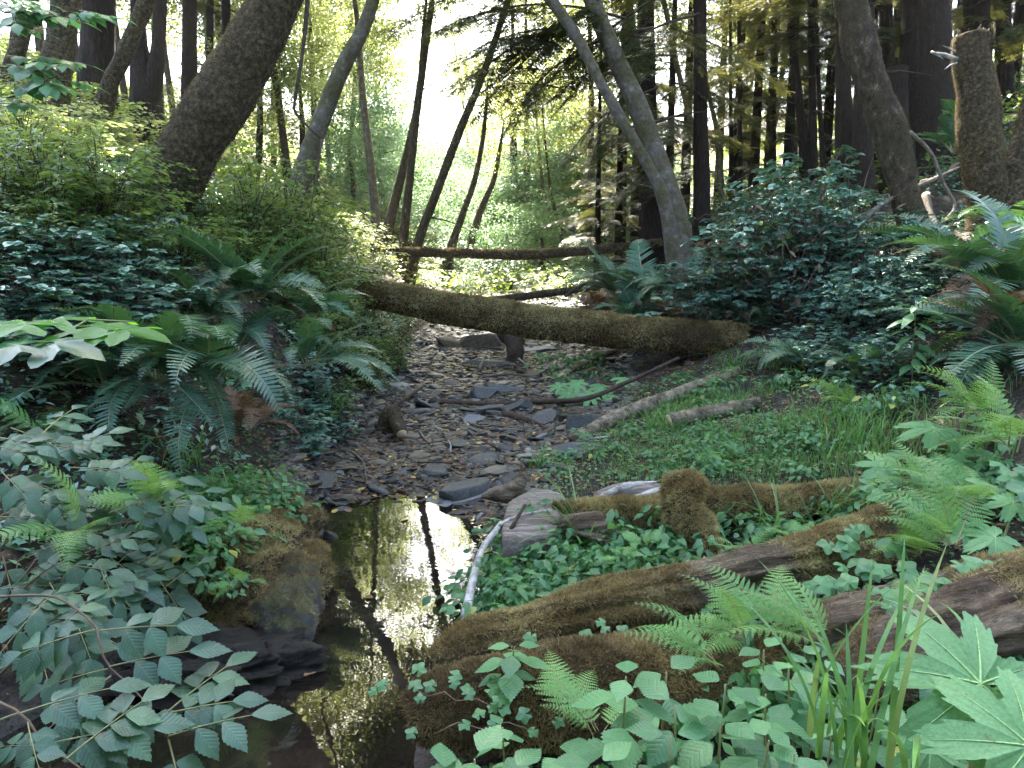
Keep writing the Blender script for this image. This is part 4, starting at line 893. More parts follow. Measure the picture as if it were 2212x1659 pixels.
# ------------------------------------------------------------------ stones, gravel, litter
def ico(sub):
    t = (1 + 5 ** .5) / 2
    V = [(-1, t, 0), (1, t, 0), (-1, -t, 0), (1, -t, 0), (0, -1, t), (0, 1, t), (0, -1, -t), (0, 1, -t), (t, 0, -1), (t, 0, 1), (-t, 0, -1), (-t, 0, 1)]
    F = [(0, 11, 5), (0, 5, 1), (0, 1, 7), (0, 7, 10), (0, 10, 11), (1, 5, 9), (5, 11, 4), (11, 10, 2), (10, 7, 6), (7, 1, 8), (3, 9, 4), (3, 4, 2), (3, 2, 6), (3, 6, 8), (3, 8, 9), (4, 9, 5), (2, 4, 11), (6, 2, 10), (8, 6, 7), (9, 8, 1)]
    V = [tuple(nrm(np.array(v))) for v in V]
    for _ in range(sub):
        c = {}; G = []
        def mid(a, b):
            k = (min(a, b), max(a, b))
            if k not in c: V.append(tuple(nrm((np.array(V[a]) + np.array(V[b])) / 2))); c[k] = len(V) - 1
            return c[k]
        for a, b, d in F:
            ab, bd, da = mid(a, b), mid(b, d), mid(d, a); G += [(a, ab, da), (b, bd, ab), (d, da, bd), (ab, bd, da)]
        F = G
    return np.array(V), np.array(F)
ICO1, ICO4 = ico(1), ico(4)
def cutstone(base, planes=9, flat=.5, seed=0, rough=.02, soft=1.0):
    rr = np.random.default_rng(seed); V, F = base
    n = nrm(rr.normal(size=(planes, 3))); dd = rr.uniform(.55, .95, planes)
    n = np.vstack([n, [[.05, .1, 1], [0, .1, -1]]]); dd = np.r_[dd, flat, flat]
    n = nrm(n); dots = V @ n.T
    r = np.min(np.where(dots > .05, dd / np.maximum(dots, .05), 9), axis=1); r = np.minimum(r, soft)
    W = V * r[:, None]; W = W + V * (rough * fbm(W + seed, 3, 3, seed))[:, None]
    return W, EMPT4, F
STONES = [MB().add(*cutstone(ICO4, 9, rng.uniform(.25, .6), k, .03), .5).mesh('stone', M['slate' if k % 4 else 'slatel'], False) for k in range(12)]
def stone(label, loc, size, rz=None, k=None, tilt=.25, mat=None, group='larger stones on the stream bed', cat='stone'):
    me = STONES[rng.integers(12) if k is None else k]
    if mat: me = me.copy(); me.materials[0] = M[mat]
    o = obj('stone', me, None, tuple(loc), (rng.normal(0, tilt), rng.normal(0, tilt), rng.uniform(0, 6.28) if rz is None else rz), size)
    return tag(o, label, cat, group)
# named large stones (pixel, size in metres)
for (u, v, sx, sy, sz, k, rz, lab, mt) in [
    (997, 1068, .20, .15, .15, 1, .5, 'largest smooth blue grey slab stone at the end of the pool', 'slate'),
    (1022, 1085, .15, .06, .06, 4, .2, 'pale flat stone in front of the largest slab stone', 'slatel'),
    (1052, 995, .17, .15, .04, 2, .3, 'flat dark slate lying level in the middle of the gravel', 'slate'),
    (1060, 892, .16, .14, .10, 3, 1.0, 'tilted grey slate left of the long curved branch', 'slate'),
    (1050, 790, .28, .12, .08, 5, .1, 'wide flat slate at the far end of the gravel, left', 'slate'),
    (1262, 920, .15, .13, .15, 6, .4, 'dark angular stone at the foot of the slanting pale log', 'slate'),
    (1230, 905, .10, .10, .10, 7, .4, 'rounded mossy stone left of the dark angular stone', 'mossrock'),
    (1090, 845, .22, .12, .12, 9, .4, 'grey angular stone above the long curved branch', 'slate'),
    (1050, 855, .20, .15, .12, 10, 1.2, 'grey stone left of the angular one above the curved branch', 'slate'),
    (1190, 800, .22, .16, .14, 11, .2, 'dark stone at the far right end of the gravel', 'slate'),
    (975, 745, .26, .2, .14, 1, .2, 'sunlit tan boulder below the crossing log, left one', 'tan'),
    (1045, 748, .34, .26, .22, 3, .8, 'sunlit tan boulder below the crossing log, right one', 'tan'),
    (900, 1150, .12, .07, .05, 8, .1, 'small pale wet stone in the pool mouth, leftmost', 'slatel'),
    (1090, 975, .10, .07, .06, 2, .7, 'dark stone beside the split stick end', 'slate'),
    (1255, 975, .18, .11, .07, 5, .2, 'flat slate under the low end of the slanting pale log', 'slate'),
    (1150, 760, .3, .2, .10, 7, .2, 'flat pale stone right behind the root mass', 'slatel')]:
    g = ground_at(u, v); stone(lab, g + [0, 0, sz * .1], (sx, sy, sz), rz, k, .12, mt)
cnt = 0; tries = 0; used = []
while cnt < 165 and tries < 6000:
    tries += 1
    U = rng.uniform(680, 1400); V = 745 + 400 * rng.random() ** 1.1
    g = ground_at(U, V); l, r = creek(g[1])
    if not (l - .1 < g[0] < r + .15) or g[1] < 4.1: continue
    sz = rng.uniform(.022, .05) * (1 + 1.0 * (rng.random() < .15)) * (1 + .06 * g[1])
    if any((g[0] - a) ** 2 + (g[1] - b) ** 2 < (sz + c) ** 2 * .8 for a, b, c in used): continue
    used.append((g[0], g[1], sz)); cnt += 1
    stone('@' + ('small dark angular stone' if sz < .045 else 'grey angular stone' if sz < .07 else 'bigger flat grey stone'), g + [0, 0, sz * .1], (sz * rng.uniform(.9, 1.5), sz, sz * rng.uniform(.22, .6)))
# gravel (uncountable)
PEB = [cutstone(ICO1, 6, .5, 50 + k, 0) for k in range(6)]
def scatter_bed(n, y0, y1, edge=.12):
    y = rng.uniform(y0, y1, n); l, r = creek(y); x = rng.uniform(0, 1, n) * (r - l + 2 * edge) + l - edge
    return x, y
mb = MB()
for k in range(6):
    n = 7500; y = 3.9 + (11.5) * rng.random(n) ** 1.6; l, r = creek(y); x = l - .15 + rng.random(n) * (r - l + .3); z = H(x, y)
    ok = z > -.06; x, y, z = x[ok], y[ok], z[ok]; n = len(x)
    s_ = rng.lognormal(-4.15, .45, n) * (1 + .05 * y)
    Rm = rotz(rng.uniform(0, 6.28, n)) @ rotx(rng.normal(0, .3, n)); mb.inst(PEB[k], Rm, np.stack([x, y, z + s_ * .12], 1), np.stack([s_ * 1.4, s_, s_ * .45], 1), np.clip(rng.random(n) * np.clip(.35 + (z - .0) * 9, .3, 1), 0, 1))
o = obj('gravel', mb.mesh('gravel', M['pebble'], False)); o['kind'] = 'stuff'; o['label'] = 'loose grey gravel of the dry stream bed'
def on_ground(x, y, lift=.01):
    return np.stack([x, y, H(x, y) + lift], 1)
# fallen leaves
mb = MB()
n = 10000; y = 4.0 + 9 * rng.random(n) ** 1.3; l, r = creek(y); x = rng.normal((l + r) / 2, (r - l) * .42); p = on_ground(x, y, .022)
mb.inst(LEAF_LO, leafrot(n, (-.3, .3), .35), p, rng.uniform(.025, .06, n), np.where(rng.random(n) < .93, rng.uniform(0, .8, n), 1))
n = 9000; x = rng.uniform(-3.5, 5.5, n); y = rng.uniform(1.4, 9, n); p = on_ground(x, y, .012)
k = p[:, 2] > .02; k = k; mb.inst(LEAF_LO, leafrot(k.sum(), (-.4, .4), .4), p[k], rng.uniform(.03, .07, k.sum()), rng.uniform(0, .85, k.sum()))
n = 16000; x = rng.uniform(-12, 14, n); y = rng.uniform(7, 22, n); p = on_ground(x, y, .02); mb.inst(LEAF_LO, leafrot(n, (-.4, .4), .4), p, rng.uniform(.05, .1, n), rng.uniform(0, .85, n))
o = obj('leaf_litter', mb.mesh('leaf_litter', M['litter'], False)); o['kind'] = 'stuff'; o['label'] = 'brown and yellow fallen leaves on the ground'
LIT = [MB().add(*LEAF_MD, tt).mesh('fallen_leaf', M['litter'], False) for tt in (.4, .7, 1.0)]
for (u, v, k, lab) in [(676, 1229, 1, 'pale fallen leaf floating on the pool beside the mossy rock'), (806, 1292, 0, 'tan fallen leaf floating in the middle of the pool'), (657, 1460, 1, 'small pale leaf floating on the dark pool below the mossy rock'),
                       (868, 1125, 2, 'yellow leaf at the upper pool edge among wet stones'), (730, 1118, 2, 'yellow leaf floating at the upper left pool edge'), (790, 1060, 2, 'yellow leaf on wet mud left of the slab stone'), (745, 1120, 1, 'tan leaf floating near the upper left pool edge')]:
    a = (u - 1106) / FPX; b = (v - 829.5) / FPX; d = (1.5 - .006) / (ST + b * CT)
    g = P(u, v, d) if v > 1120 else ground_at(u, v) + [0, 0, .02]
    if g[2] < .004: g[2] = .006
    o = obj('fallen_leaf', LIT[k], None, tuple(g), (0, -.05, rng.uniform(0, 6.28)), .07); tag(o, lab, 'fallen leaf', 'single fallen leaves')
for (u, v, d, k, lab) in [(1522, 1341 - 0, 2.2, 2, ''), ]: pass
print('stones', flush=True)

# ------------------------------------------------------------------ mossy rock and mound on the left bank
def blob(name, label, cat, c, rad, mat, seed, fz=None, fmat='mossg', amp=.3, freq=3, group=None, up=.0, parent=None):
    V, F = ico(5) if max(rad) > .3 else ICO4
    c = np.array(c); W = V * (1 + amp * fbm(V + seed * 3.1, freq * .5, 4, seed))[:, None] * np.array(rad)
    t = thing(name, label, cat, c, group)
    obj('rock' if 'rock' in name else 'mound', MB().add(W, None, F, .5).mesh(name, M[mat]), t)
    if fz:
        Q = np.stack([F[:, 0], F[:, 1], F[:, 2], F[:, 2]], 1)
        obj('moss', fuzz(W, Q, fz[0], fz[1], up).mesh('moss', M[fmat], False), t)
    return t
blob('mossy_rock', 'wet grey rock with green moss at the pool edge, tip of the left bank', 'rock', P(610, 1322, 3.0) + [0, .05, -.02], (.13, .17, .14), 'mossrock', 3, (5000, .012, -.1), 'mossdark', amp=.45, freq=3)
blob('mossy_rock', 'dark mossy rock just behind the wet grey rock on the left bank', 'rock', P(630, 1268, 3.25), (.11, .17, .14), 'mossrock', 5, (7000, .012, .2), 'mossdark', amp=.45, freq=3)
blob('moss_mound', 'olive mossy mound sloping to the pool on the left bank', 'mound', P(550, 1225, 3.35) - [0, 0, .1], (.30, .50, .25), 'mossbark', 8, (40000, .016, .3), 'moss', amp=.5, freq=3)
blob('moss_mound', 'smaller brown mossy mound at the left bank beside the upper pool', 'mound', P(600, 1120, 3.9) - [0, 0, .08], (.2, .38, .20), 'mossbark', 11, (16000, .016, .3), 'mossdark', amp=.5)
M['mud'] = surfmat('wet_mud', [(.3, (.006, .005, .004)), (.55, (.018, .014, .011)), (.75, (.05, .04, .03))], 14, 8, .45, .9, 30, spec=.4, bdist=.03)
blob('mud_bank', 'dark bare mud lump at the left pool edge below the leaves', 'mud bank', P(450, 1395, 2.78) - [0, 0, .1], (.34, .2, .10), 'mud', 14, None, amp=.7, freq=5)

MOUNDH = [(500, 1140, 3.4), (560, 1120, 3.55), (600, 1085, 3.75), (470, 1210, 3.1), (530, 1190, 3.25), (440, 1280, 2.95), (590, 1150, 3.5), (620, 1110, 3.8), (510, 1260, 3.05), (560, 1050, 3.9), (480, 1160, 3.2), (545, 1160, 3.4)]
# ------------------------------------------------------------------ ferns
SW = [sword_frond(up, dr, 32, rng.uniform(.14, .175), sd_).mesh('frond', [M['fern'], M['rachis']], False) for up, dr, sd_ in [(1.15, 1.6, .05), (.9, 1.7, -.10), (.7, 1.5, .14), (.5, 1.5, -.05), (1.2, 2.2, .0), (.3, 1.6, .08), (1.3, 2.6, -.12), (.8, 2.1, .16), (.6, .9, -.04), (1.0, 1.2, .1)]]
DRY = []
for me in (SW[1], SW[4]):
    m2 = me.copy(); m2.materials.clear(); m2.materials.append(M['dryfern']); m2.materials.append(M['drystem']); DRY.append(m2)
LD = [lady_frond(up, dr, 14, rng.uniform(.26, .34)).mesh('frond', [M['lady'], M['rachis']], False) for up, dr in [(.9, 1.2), (.6, 1.1), (.35, .9), (1.2, 1.3)]]
def fern(name, label, loc, n, L, yaw=(0, 360), metas=SW, group='sword ferns', dry=0, tilt=.24):
    t = thing(name, label, 'fern', loc, group)
    for k in range(n):
        a = R(yaw[0] + (yaw[1] - yaw[0]) * (k + rng.random()) / n)
        me = metas[rng.integers(len(metas))]
        obj('frond', me, t, (math.cos(a) * .02, math.sin(a) * .02, 0), (rng.normal(0, .22), rng.normal(-.05, tilt), a + rng.normal(0, .12)), L * 1.15 * rng.uniform(.6, 1.2))
    for k in range(dry):
        a = rng.uniform(0, 6.28); o = obj('dead_frond', DRY[k % 2], t, (0, 0, -.02), (rng.normal(0, .2), .5, a), L * rng.uniform(.6, .95))
        o['label'] = 'brown dead frond'
    return t
FL = [ # U,V,d,n,L,yaw0,yaw1,label
 (545, 645, 5.2, 24, .58, -200, 20, 'big blue green sword fern high on the left bank below the thick leaning trunk'),
 (440, 690, 5.0, 13, .55, -220, -10, 'sword fern just left of the highest big one on the left bank'),
 (635, 690, 5.3, 14, .52, -160, 40, 'sword fern just right of the highest big one on the left bank'),
 (500, 770, 5.0, 10, .5, -170, -10, 'shaded sword fern hanging below the highest big ones'),
 (345, 825, 3.9, 22, .60, -195, -5, 'large dark sword fern with long drooping fronds at middle left'),
 (450, 835, 3.9, 12, .58, -140, -20, 'sword fern drooping toward the pool right of the large dark one'),
 (225, 835, 3.9, 9, .58, -200, -60, 'sword fern arching left at middle left edge'),
 (660, 790, 4.7, 7, .5, -90, 30, 'sword fern whose frond hangs over the bank, right of the highest ones'),
 (250, 600, 5.6, 9, .45, 0, 360, 'dim sword fern in dark shrubs on the upper left bank'),
 (60, 390, 7.0, 9, .6, 0, 360, 'shaded sword fern near the left edge beneath the bright hillside'),
 (2080, 590, 6.6, 18, .80, 100, 380, 'wide pale sword fern on the right bank beneath the broken snag'),
 (2180, 640, 5.6, 18, .85, 90, 330, 'large pale sword fern at the right edge below the snag'),
 (1990, 640, 6.9, 12, .6, 60, 380, 'sword fern between bramble and the wide pale fern, right bank'),
 (2215, 760, 4.7, 16, .72, 100, 280, 'sword fern at the right edge above the coltsfoot leaves'),
 (2150, 830, 4.9, 12, .5, 110, 300, 'low sword fern left of the right edge fern above the coltsfoot leaves'),
 (2200, 520, 7.0, 12, .7, 100, 300, 'sword fern at the right edge at the foot of the mossy leaning trunk'),
 (1745, 800, 6.2, 12, .52, 60, 200, 'slender dark sword fern right of the crossing log end'),
 (1870, 830, 5.5, 8, .5, 100, 240, 'yellowish sword fern left of the tall thistle stem'),
 (1640, 720, 7.6, 8, .5, 0, 360, 'shaded fern behind the right end of the crossing log'),
 (1330, 640, 9.2, 14, .8, 60, 250, 'pale grey fern drooping left beneath the arched dark branch'),
 (1400, 660, 8.8, 14, .8, 60, 250, 'greyish fern right of the drooping pale one above the crossing log'),
 (1370, 700, 8.6, 12, .7, 60, 250, 'low fern just above the right half of the crossing log'),
 (1480, 640, 8.5, 10, .7, 60, 250, 'fern in bramble shade above the right end of crossing log'),
 (2060, 330, 9.5, 10, .8, 60, 300, 'grey fern on the slope between giant redwood and broken snag'),
 (2110, 380, 9.2, 10, .7, 60, 300, 'grey fern just behind the foot of the broken snag'),
]
for (u, v, d, n, L, y0, y1, lab) in FL:
    p = P(u, v, d); fern('sword_fern', lab, p, n, L, (y0, y1), dry=1 if u < 1900 and u > 500 else 0)
for (u, v, L, n, lab) in [(1300, 700, .7, 12, 'brown dead fern heap above the crossing log, left'), (1450, 720, .7, 12, 'brown dead fern heap above the crossing log, right'), (1530, 650, .7, 12, 'brown dead fern heap in the bramble, lower left'), (1600, 600, .8, 12, 'brown dead fern heap in the bramble, middle'),
                        (2100, 640, .6, 12, 'brown dead fern heap under the wide pale sword fern'), (2140, 740, .6, 12, 'brown dead fern heap between right edge ferns'), (1340, 780, .5, 10, 'brown dead fern heap under the crossing log, right'),
                        (540, 960, .4, 10, 'brown dead fronds hanging on the left bank above the mossy mound')]:
    g = ground_at(u, v); fern('dead_fern', lab, g + [0, 0, .1], n, L, (0, 360), DRY, 'dead brown ferns')
# lady ferns, light green and lacy: U, V, depth, number, length, yaw range
for (u, v, d, n, L, y0, y1, lab) in [
 (1800, 1400, 2.15, 5, .26, 100, 190, 'bright yellow green fern over the reddish rotten log'),
 (1620, 1385, 2.35, 7, .26, 90, 230, 'light green lacy fern between the long mossy log and the reddish log'),
 (1680, 1370, 2.4, 5, .24, 30, 150, 'light green fern tucked behind the reddish rotten log tip'),
 (1565, 1440, 2.0, 4, .24, 120, 260, 'low lacy fern touching the lowest mossy log'),
 (1300, 1590, 1.75, 5, .18, 60, 200, 'small bright fern at bottom centre among nettles'),
 (1225, 1560, 1.9, 3, .2, 60, 120, 'single upright narrow fern in front of the lowest mossy log'),
 (1990, 1200, 3.0, 7, .28, 60, 260, 'lacy fern on the long mossy log near the right'),
 (2060, 1180, 2.9, 8, .3, 0, 200, 'lacy fern beneath the pale lobed leaves at right'),
 (2100, 1090, 3.2, 8, .34, 60, 260, 'pale lacy fern right of the small coltsfoot leaves'),
 (2000, 1060, 3.5, 7, .3, 60, 260, 'pale lacy fern below the small coltsfoot leaves'),
 (2180, 960, 3.7, 9, .38, 80, 260, 'pale lacy fern at the right edge level with the coltsfoot leaves'),
 (2120, 900, 4.0, 8, .36, 80, 260, 'pale lacy fern just below the right edge sword fern'),
 (1610, 1200, 3.1, 5, .15, 20, 200, 'small lacy fern right of the upright mossy stub'),
 (1720, 1165, 3.3, 5, .15, 20, 200, 'small lacy fern between the brown mossy log and sedge'),
 (1400, 1185, 3.2, 4, .12, 20, 200, 'tiny dark fern under the pointed mossy log'),
 (1350, 1205, 3.1, 4, .12, 20, 200, 'tiny fern left of the upright mossy stub in herbs'),
 (1610, 1000, 4.5, 6, .22, 0, 360, 'low fern in grass above the brown mossy log'),
 (1540, 1010, 4.4, 6, .2, 0, 360, 'low fern in herbs above the upright mossy stub'),
 (340, 1090, 2.9, 6, .26, 180, 330, 'yellow green fern by the grass on the left bank'),
 (500, 1140, 3.1, 6, .2, 180, 330, 'small bright fern on top of the olive mossy mound'),
 (520, 1260, 2.9, 4, .15, 200, 330, 'tiny fern hanging on the front of the olive mossy mound'),
 (180, 1150, 2.5, 5, .28, 200, 330, 'pale fern frond among elder leaves at the left'),
 (110, 960, 3.4, 6, .34, 100, 260, 'lacy fern beside the arching sword fern at the left edge'),
 (1830, 880, 5.0, 5, .3, 150, 260, 'yellow green fern on bare soil right of the cut log'),
 (1960, 1330, 2.3, 3, .16, 20, 160, 'small pale fern curling over the broad brown log'),
]:
    fern('lady_fern', lab, P(u, v, d), n, L, (y0, y1), LD, 'light green lacy ferns')
print('ferns', flush=True)

# ------------------------------------------------------------------ bushes
def bush(kind, r=.7, h=1.0, nst=26, leaf=.07, per=9, tpl=LEAF_BRAMBLE, tri=True, mat='bramble', smat='drystem', seed=0, pitch=(-.12, .3), sr=.005, roll=.2, dead=0):
    L = MB(); Sx = MB(); Ms = []; Ps = []; Sc = []; Ti = []
    for k in range(nst):
        a = rng.uniform(0, 6.28); out = r * rng.uniform(.25, 1.0); hh = h * rng.uniform(.45, 1.05) * (1 - .35 * (out / r) ** 2)
        n = 8; t = np.linspace(0, 1, n)
        x = out * t ** 1.3; z = hh * np.sin(t * 1.9) / math.sin(1.9 if 1.9 > 1.57 else 1.57) * .95
        z = hh * (np.sin(t * 1.9)); wob = rng.normal(0, .03, (n, 2)).cumsum(0) * r
        c = np.stack([x * math.cos(a) + wob[:, 0], x * math.sin(a) + wob[:, 1], z], 1)
        Sx.add(*tube(c, np.linspace(sr, sr * .35, n), 4, cap=False), rng.random())
        tt = rng.random()
        for q in range(per):
            u = rng.uniform(.25, 1.0) if q else 1.0; i = min(int(u * (n - 1)), n - 2); f = u * (n - 1) - i
            p = c[i] * (1 - f) + c[i + 1] * f; yw = a + rng.normal(0, 1.2)
            off = np.array([math.cos(yw), math.sin(yw), rng.uniform(-.05, .35)]) * leaf * rng.uniform(.3, 1.4)
            p = p + off
            for w_ in ((-1, 0, 1) if tri else (0,)):
                Rm = rotz(np.array(yw + w_ * 1.15)) @ roty(np.array(rng.uniform(*pitch))) @ rotx(np.array(rng.normal(0, roll)))
                Ms.append(Rm); Ps.append(p); Sc.append(leaf * rng.uniform(.7, 1.25) * (1 if w_ == 0 else .85)); Ti.append(np.clip(tt * .5 + rng.random() * .5, 0, 1) if rng.random() > .03 else 1)
    L.inst(tpl, np.array(Ms), np.array(Ps), np.array(Sc), np.array(Ti))
    if dead:      # withered leaves and twigs caught low among the stems
        a = rng.uniform(0, 6.28, dead); q = r * rng.random(dead) ** .5; pos = np.stack([q * np.cos(a), q * np.sin(a), h * .75 * rng.random(dead)], 1)
        Sx.inst(LEAF_LONG, leafrot(dead, (-.8, 1.2), .8), pos, rng.uniform(.03, .075, dead), rng.uniform(.0, .5, dead))
        for k in range(dead // 8):
            d_ = nrm(rng.normal(size=3)) * rng.uniform(.15, .4); Sx.add(*tube([pos[k], pos[k] + d_ * .5 + rng.normal(0, .02, 3), pos[k] + d_], [.003, .0025, .001], 4, cap=False), rng.random())
    return L.mesh('leaves', M[mat], False), Sx.mesh('stems', M[smat], False)
BUSH = {
 'bramble': [bush('b', .8, 1.05, 34, rng.uniform(.055, .07), 8, dead=170) for _ in range(6)],
 'shrub': [bush('s', .6, .85, 36, rng.uniform(.06, .085), 24, LEAF_LO, False, 'shrub', 'twig') for _ in range(5)],
 'dark': [bush('d', .55, .7, 28, rng.uniform(.045, .065), 10, LEAF_BRAMBLE, True, 'bramble', 'twig', dead=60) for _ in range(4)],
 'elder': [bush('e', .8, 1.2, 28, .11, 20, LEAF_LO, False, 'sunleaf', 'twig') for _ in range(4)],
 'herb': [bush('h', .16, .17, 12, .05, 5, LEAF_MD, False, 'herb', 'grassy', pitch=(-.3, .7), sr=.0016, roll=.4) for _ in range(5)],
 'far': [bush('f', 1.0, 1.5, 40, .12, 24, LEAF_LO, False, 'valley', 'twig') for _ in range(4)],
}
def put_bush(kind, name, label, cat, loc, sc, group, szz=1.0):
    a, b = BUSH[kind][rng.integers(len(BUSH[kind]))]
    t = thing(name, label, cat, loc, group, rng.uniform(0, 6.28)); t.scale = (sc, sc, sc * szz)
    obj('leaves', a, t); obj('stems', b, t); return t
def inpoly(u, v, poly):
    c = False; n = len(poly)
    for i in range(n):
        (x1, y1), (x2, y2) = poly[i], poly[i - 1]
        if (y1 > v) != (y2 > v) and u < (x2 - x1) * (v - y1) / (y2 - y1) + x1: c = not c
    return c
def fill(poly, step, kind, name, phrase, cat, group, sc=(.7, 1.1), szz=1.0, sink=.05, dens=1.0, maxd=60):
    us = [p[0] for p in poly]; vs = [p[1] for p in poly]; out = []
    v = min(vs)
    while v < max(vs):
        u = min(us) + rng.uniform(0, step)
        while u < max(us):
            uu = u + rng.uniform(-.35, .35) * step; vv = v + rng.uniform(-.35, .35) * step * .7
            if inpoly(uu, vv, poly) and rng.random() < dens:
                g = ground_at(uu, vv)
                if g[1] < maxd: out.append(put_bush(kind, name, phrase, cat, g - [0, 0, sink], rng.uniform(*sc), group, szz * rng.uniform(.75, 1.3)))
            u += step
        v += step * .7
    return out
# left bank, shaded
fill([(0, 420), (330, 480), (700, 400), (770, 560), (700, 640), (400, 620), (0, 640)], 95, 'shrub', 'leafy_shrub', '@dark green leafy shrub', 'shrub', 'shrubs on the left bank', (.5, .85))
fill([(0, 560), (420, 600), (330, 760), (180, 800), (0, 800)], 85, 'dark', 'bramble_bush', '@shaded trailing bramble', 'bramble', 'brambles on the left bank', (.55, .85), .8)
fill([(620, 660), (760, 680), (880, 720), (860, 880), (760, 960), (690, 960), (640, 760)], 75, 'shrub', 'leafy_shrub', '@steep bank leafy shrub', 'shrub', 'shrubs on the left bank', (.38, .62))
fill([(480, 330), (700, 330), (850, 480), (800, 540), (560, 520), (470, 440)], 85, 'shrub', 'leafy_shrub', '@mid green shrub', 'shrub', 'shrubs on the left bank', (.6, .95))
# sunlit hillside, upper left
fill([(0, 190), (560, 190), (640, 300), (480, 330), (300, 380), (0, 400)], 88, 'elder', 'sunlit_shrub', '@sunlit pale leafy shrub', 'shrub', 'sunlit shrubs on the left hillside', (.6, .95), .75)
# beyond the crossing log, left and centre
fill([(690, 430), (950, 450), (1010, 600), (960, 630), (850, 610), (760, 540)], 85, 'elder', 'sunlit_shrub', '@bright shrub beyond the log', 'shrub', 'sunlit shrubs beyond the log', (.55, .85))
fill([(950, 560), (1240, 560), (1240, 640), (960, 640)], 75, 'far', 'far_shrub', '@far hazy green shrub', 'shrub', 'far shrubs up the valley', (.5, .9), 1, .1)
fill([(560, 300), (900, 330), (1330, 430), (1330, 545), (860, 520), (700, 430)], 95, 'far', 'far_shrub', '@far pale green shrub', 'shrub', 'far shrubs up the valley', (.9, 1.4), 1, .1)
# right bank bramble
fill([(1400, 560), (1480, 500), (1640, 450), (1790, 460), (1900, 590), (2000, 640), (1930, 680), (1700, 650), (1500, 600)], 66, 'bramble', 'blackberry_bush', '@blue green blackberry bush', 'bramble', 'blackberry bushes on the right bank', (.7, 1.05), 1.0)
fill([(1600, 690), (1900, 690), (1980, 760), (1940, 860), (1700, 800)], 90, 'dark', 'blackberry_bush', '@low shaded blackberry', 'bramble', 'blackberry bushes on the right bank', (.35, .6), .8)
fill([(1640, 640), (1980, 610), (2040, 700), (1950, 740), (1680, 720)], 58, 'dark', 'blackberry_bush', '@low blackberry on the slope', 'bramble', 'blackberry bushes on the right bank', (.5, .8), 1.0)
fill([(1480, 330), (2212, 300), (2212, 420), (1950, 450), (1480, 430)], 120, 'far', 'far_shrub', '@dim shrub under redwoods', 'shrub', 'shrubs under the dark redwoods', (.35, .6), .7, dens=.7)
for (U, V, d, sc, zz) in [(520, 520, 7.2, .8, 1.1), (560, 480, 7.6, 1.1, 1.4), (620, 500, 7.8, 1.1, 1.4), (680, 520, 8.2, 1.0, 1.3), (540, 560, 6.9, .9, 1.2), (610, 570, 7.2, .9, 1.2), (690, 590, 7.6, .85, 1.2), (740, 600, 8.3, .8, 1.2), (780, 560, 9.3, .9, 1.2), (660, 640, 6.8, .7, 1.1), (720, 660, 7.4, .6, 1.1), (160, 470, 6.6, .7, 1.1), (60, 440, 6.8, .8, 1.1)]:
    p_ = P(U, V, d); put_bush('shrub', 'tall_shrub', '@tall dark green shrub', 'shrub', (p_[0], p_[1], float(H(p_[0], p_[1])) - .05), sc, 'shrubs on the left bank', zz)
for U in range(1520, 1800, 40):
    x = (U - 1106) / FPX * 7.9; y = 7.7 + rng.uniform(-.3, .5)
    put_bush('bramble', 'blackberry_bush', '@tall blue green blackberry bush', 'bramble', (x, y, float(H(x, y)) - .05), 1.0 + .2 * math.exp(-((U - 1700) / 90) ** 2), 'blackberry bushes on the right bank', 1.25 if 1600 < U < 1780 else .9)
fill([(480, 500), (760, 520), (800, 620), (760, 700), (640, 740), (480, 620)], 75, 'shrub', 'leafy_shrub', '@dark shrub above the ferns', 'shrub', 'shrubs on the left bank', (.45, .7))
fill([(560, 780), (720, 820), (760, 980), (700, 1010), (600, 960)], 62, 'dark', 'bramble_bush', '@small dark bramble', 'bramble', 'brambles on the left bank', (.35, .5), .8)
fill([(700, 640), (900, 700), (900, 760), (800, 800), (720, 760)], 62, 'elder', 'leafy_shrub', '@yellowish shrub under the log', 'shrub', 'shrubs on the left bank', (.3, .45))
print('bushes', len(THINGS), flush=True)
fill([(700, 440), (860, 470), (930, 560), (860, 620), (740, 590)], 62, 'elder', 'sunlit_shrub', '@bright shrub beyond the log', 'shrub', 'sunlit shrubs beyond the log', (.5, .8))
for k in range(20):
    x, y = rng.uniform(-2.4, 2.6), rng.uniform(12.8, 20); kd = 'elder' if k % 3 else 'far'
    if y < 14.5 and -.6 < x < 1.8: continue
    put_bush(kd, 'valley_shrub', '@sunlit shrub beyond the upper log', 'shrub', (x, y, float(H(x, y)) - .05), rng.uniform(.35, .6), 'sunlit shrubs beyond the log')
# small herbs on the right shore
fill([(1010, 1290), (1100, 1180), (1200, 1150), (1400, 1180), (1560, 1200), (1540, 1260), (1250, 1330), (1090, 1370), (1010, 1370)], 44, 'herb', 'green_herb', '@small green leafy herb', 'herb', 'herbs between pool and long mossy log', (.8, 1.25), 1.0, .01)
fill([(1180, 960), (1400, 930), (1700, 900), (1850, 960), (1800, 1040), (1500, 1030), (1250, 1040), (1140, 1060)], 60, 'herb', 'green_herb', '@low pale green herb', 'herb', 'herbs on the grassy flat', (.6, 1.0), .8, .01)
fill([(1550, 1160), (2000, 1080), (2212, 1000), (2212, 1150), (1900, 1160), (1600, 1210)], 60, 'herb', 'green_herb', '@leafy herb by the sedge', 'herb', 'herbs behind the long mossy log', (.8, 1.2), 1.0, .01)
fill([(330, 1060), (560, 1040), (640, 1100), (560, 1200), (430, 1280), (330, 1240)], 52, 'herb', 'green_herb', '@small leafy herb on the left bank', 'herb', 'herbs on the left bank', (.7, 1.1), 1.0, .01)
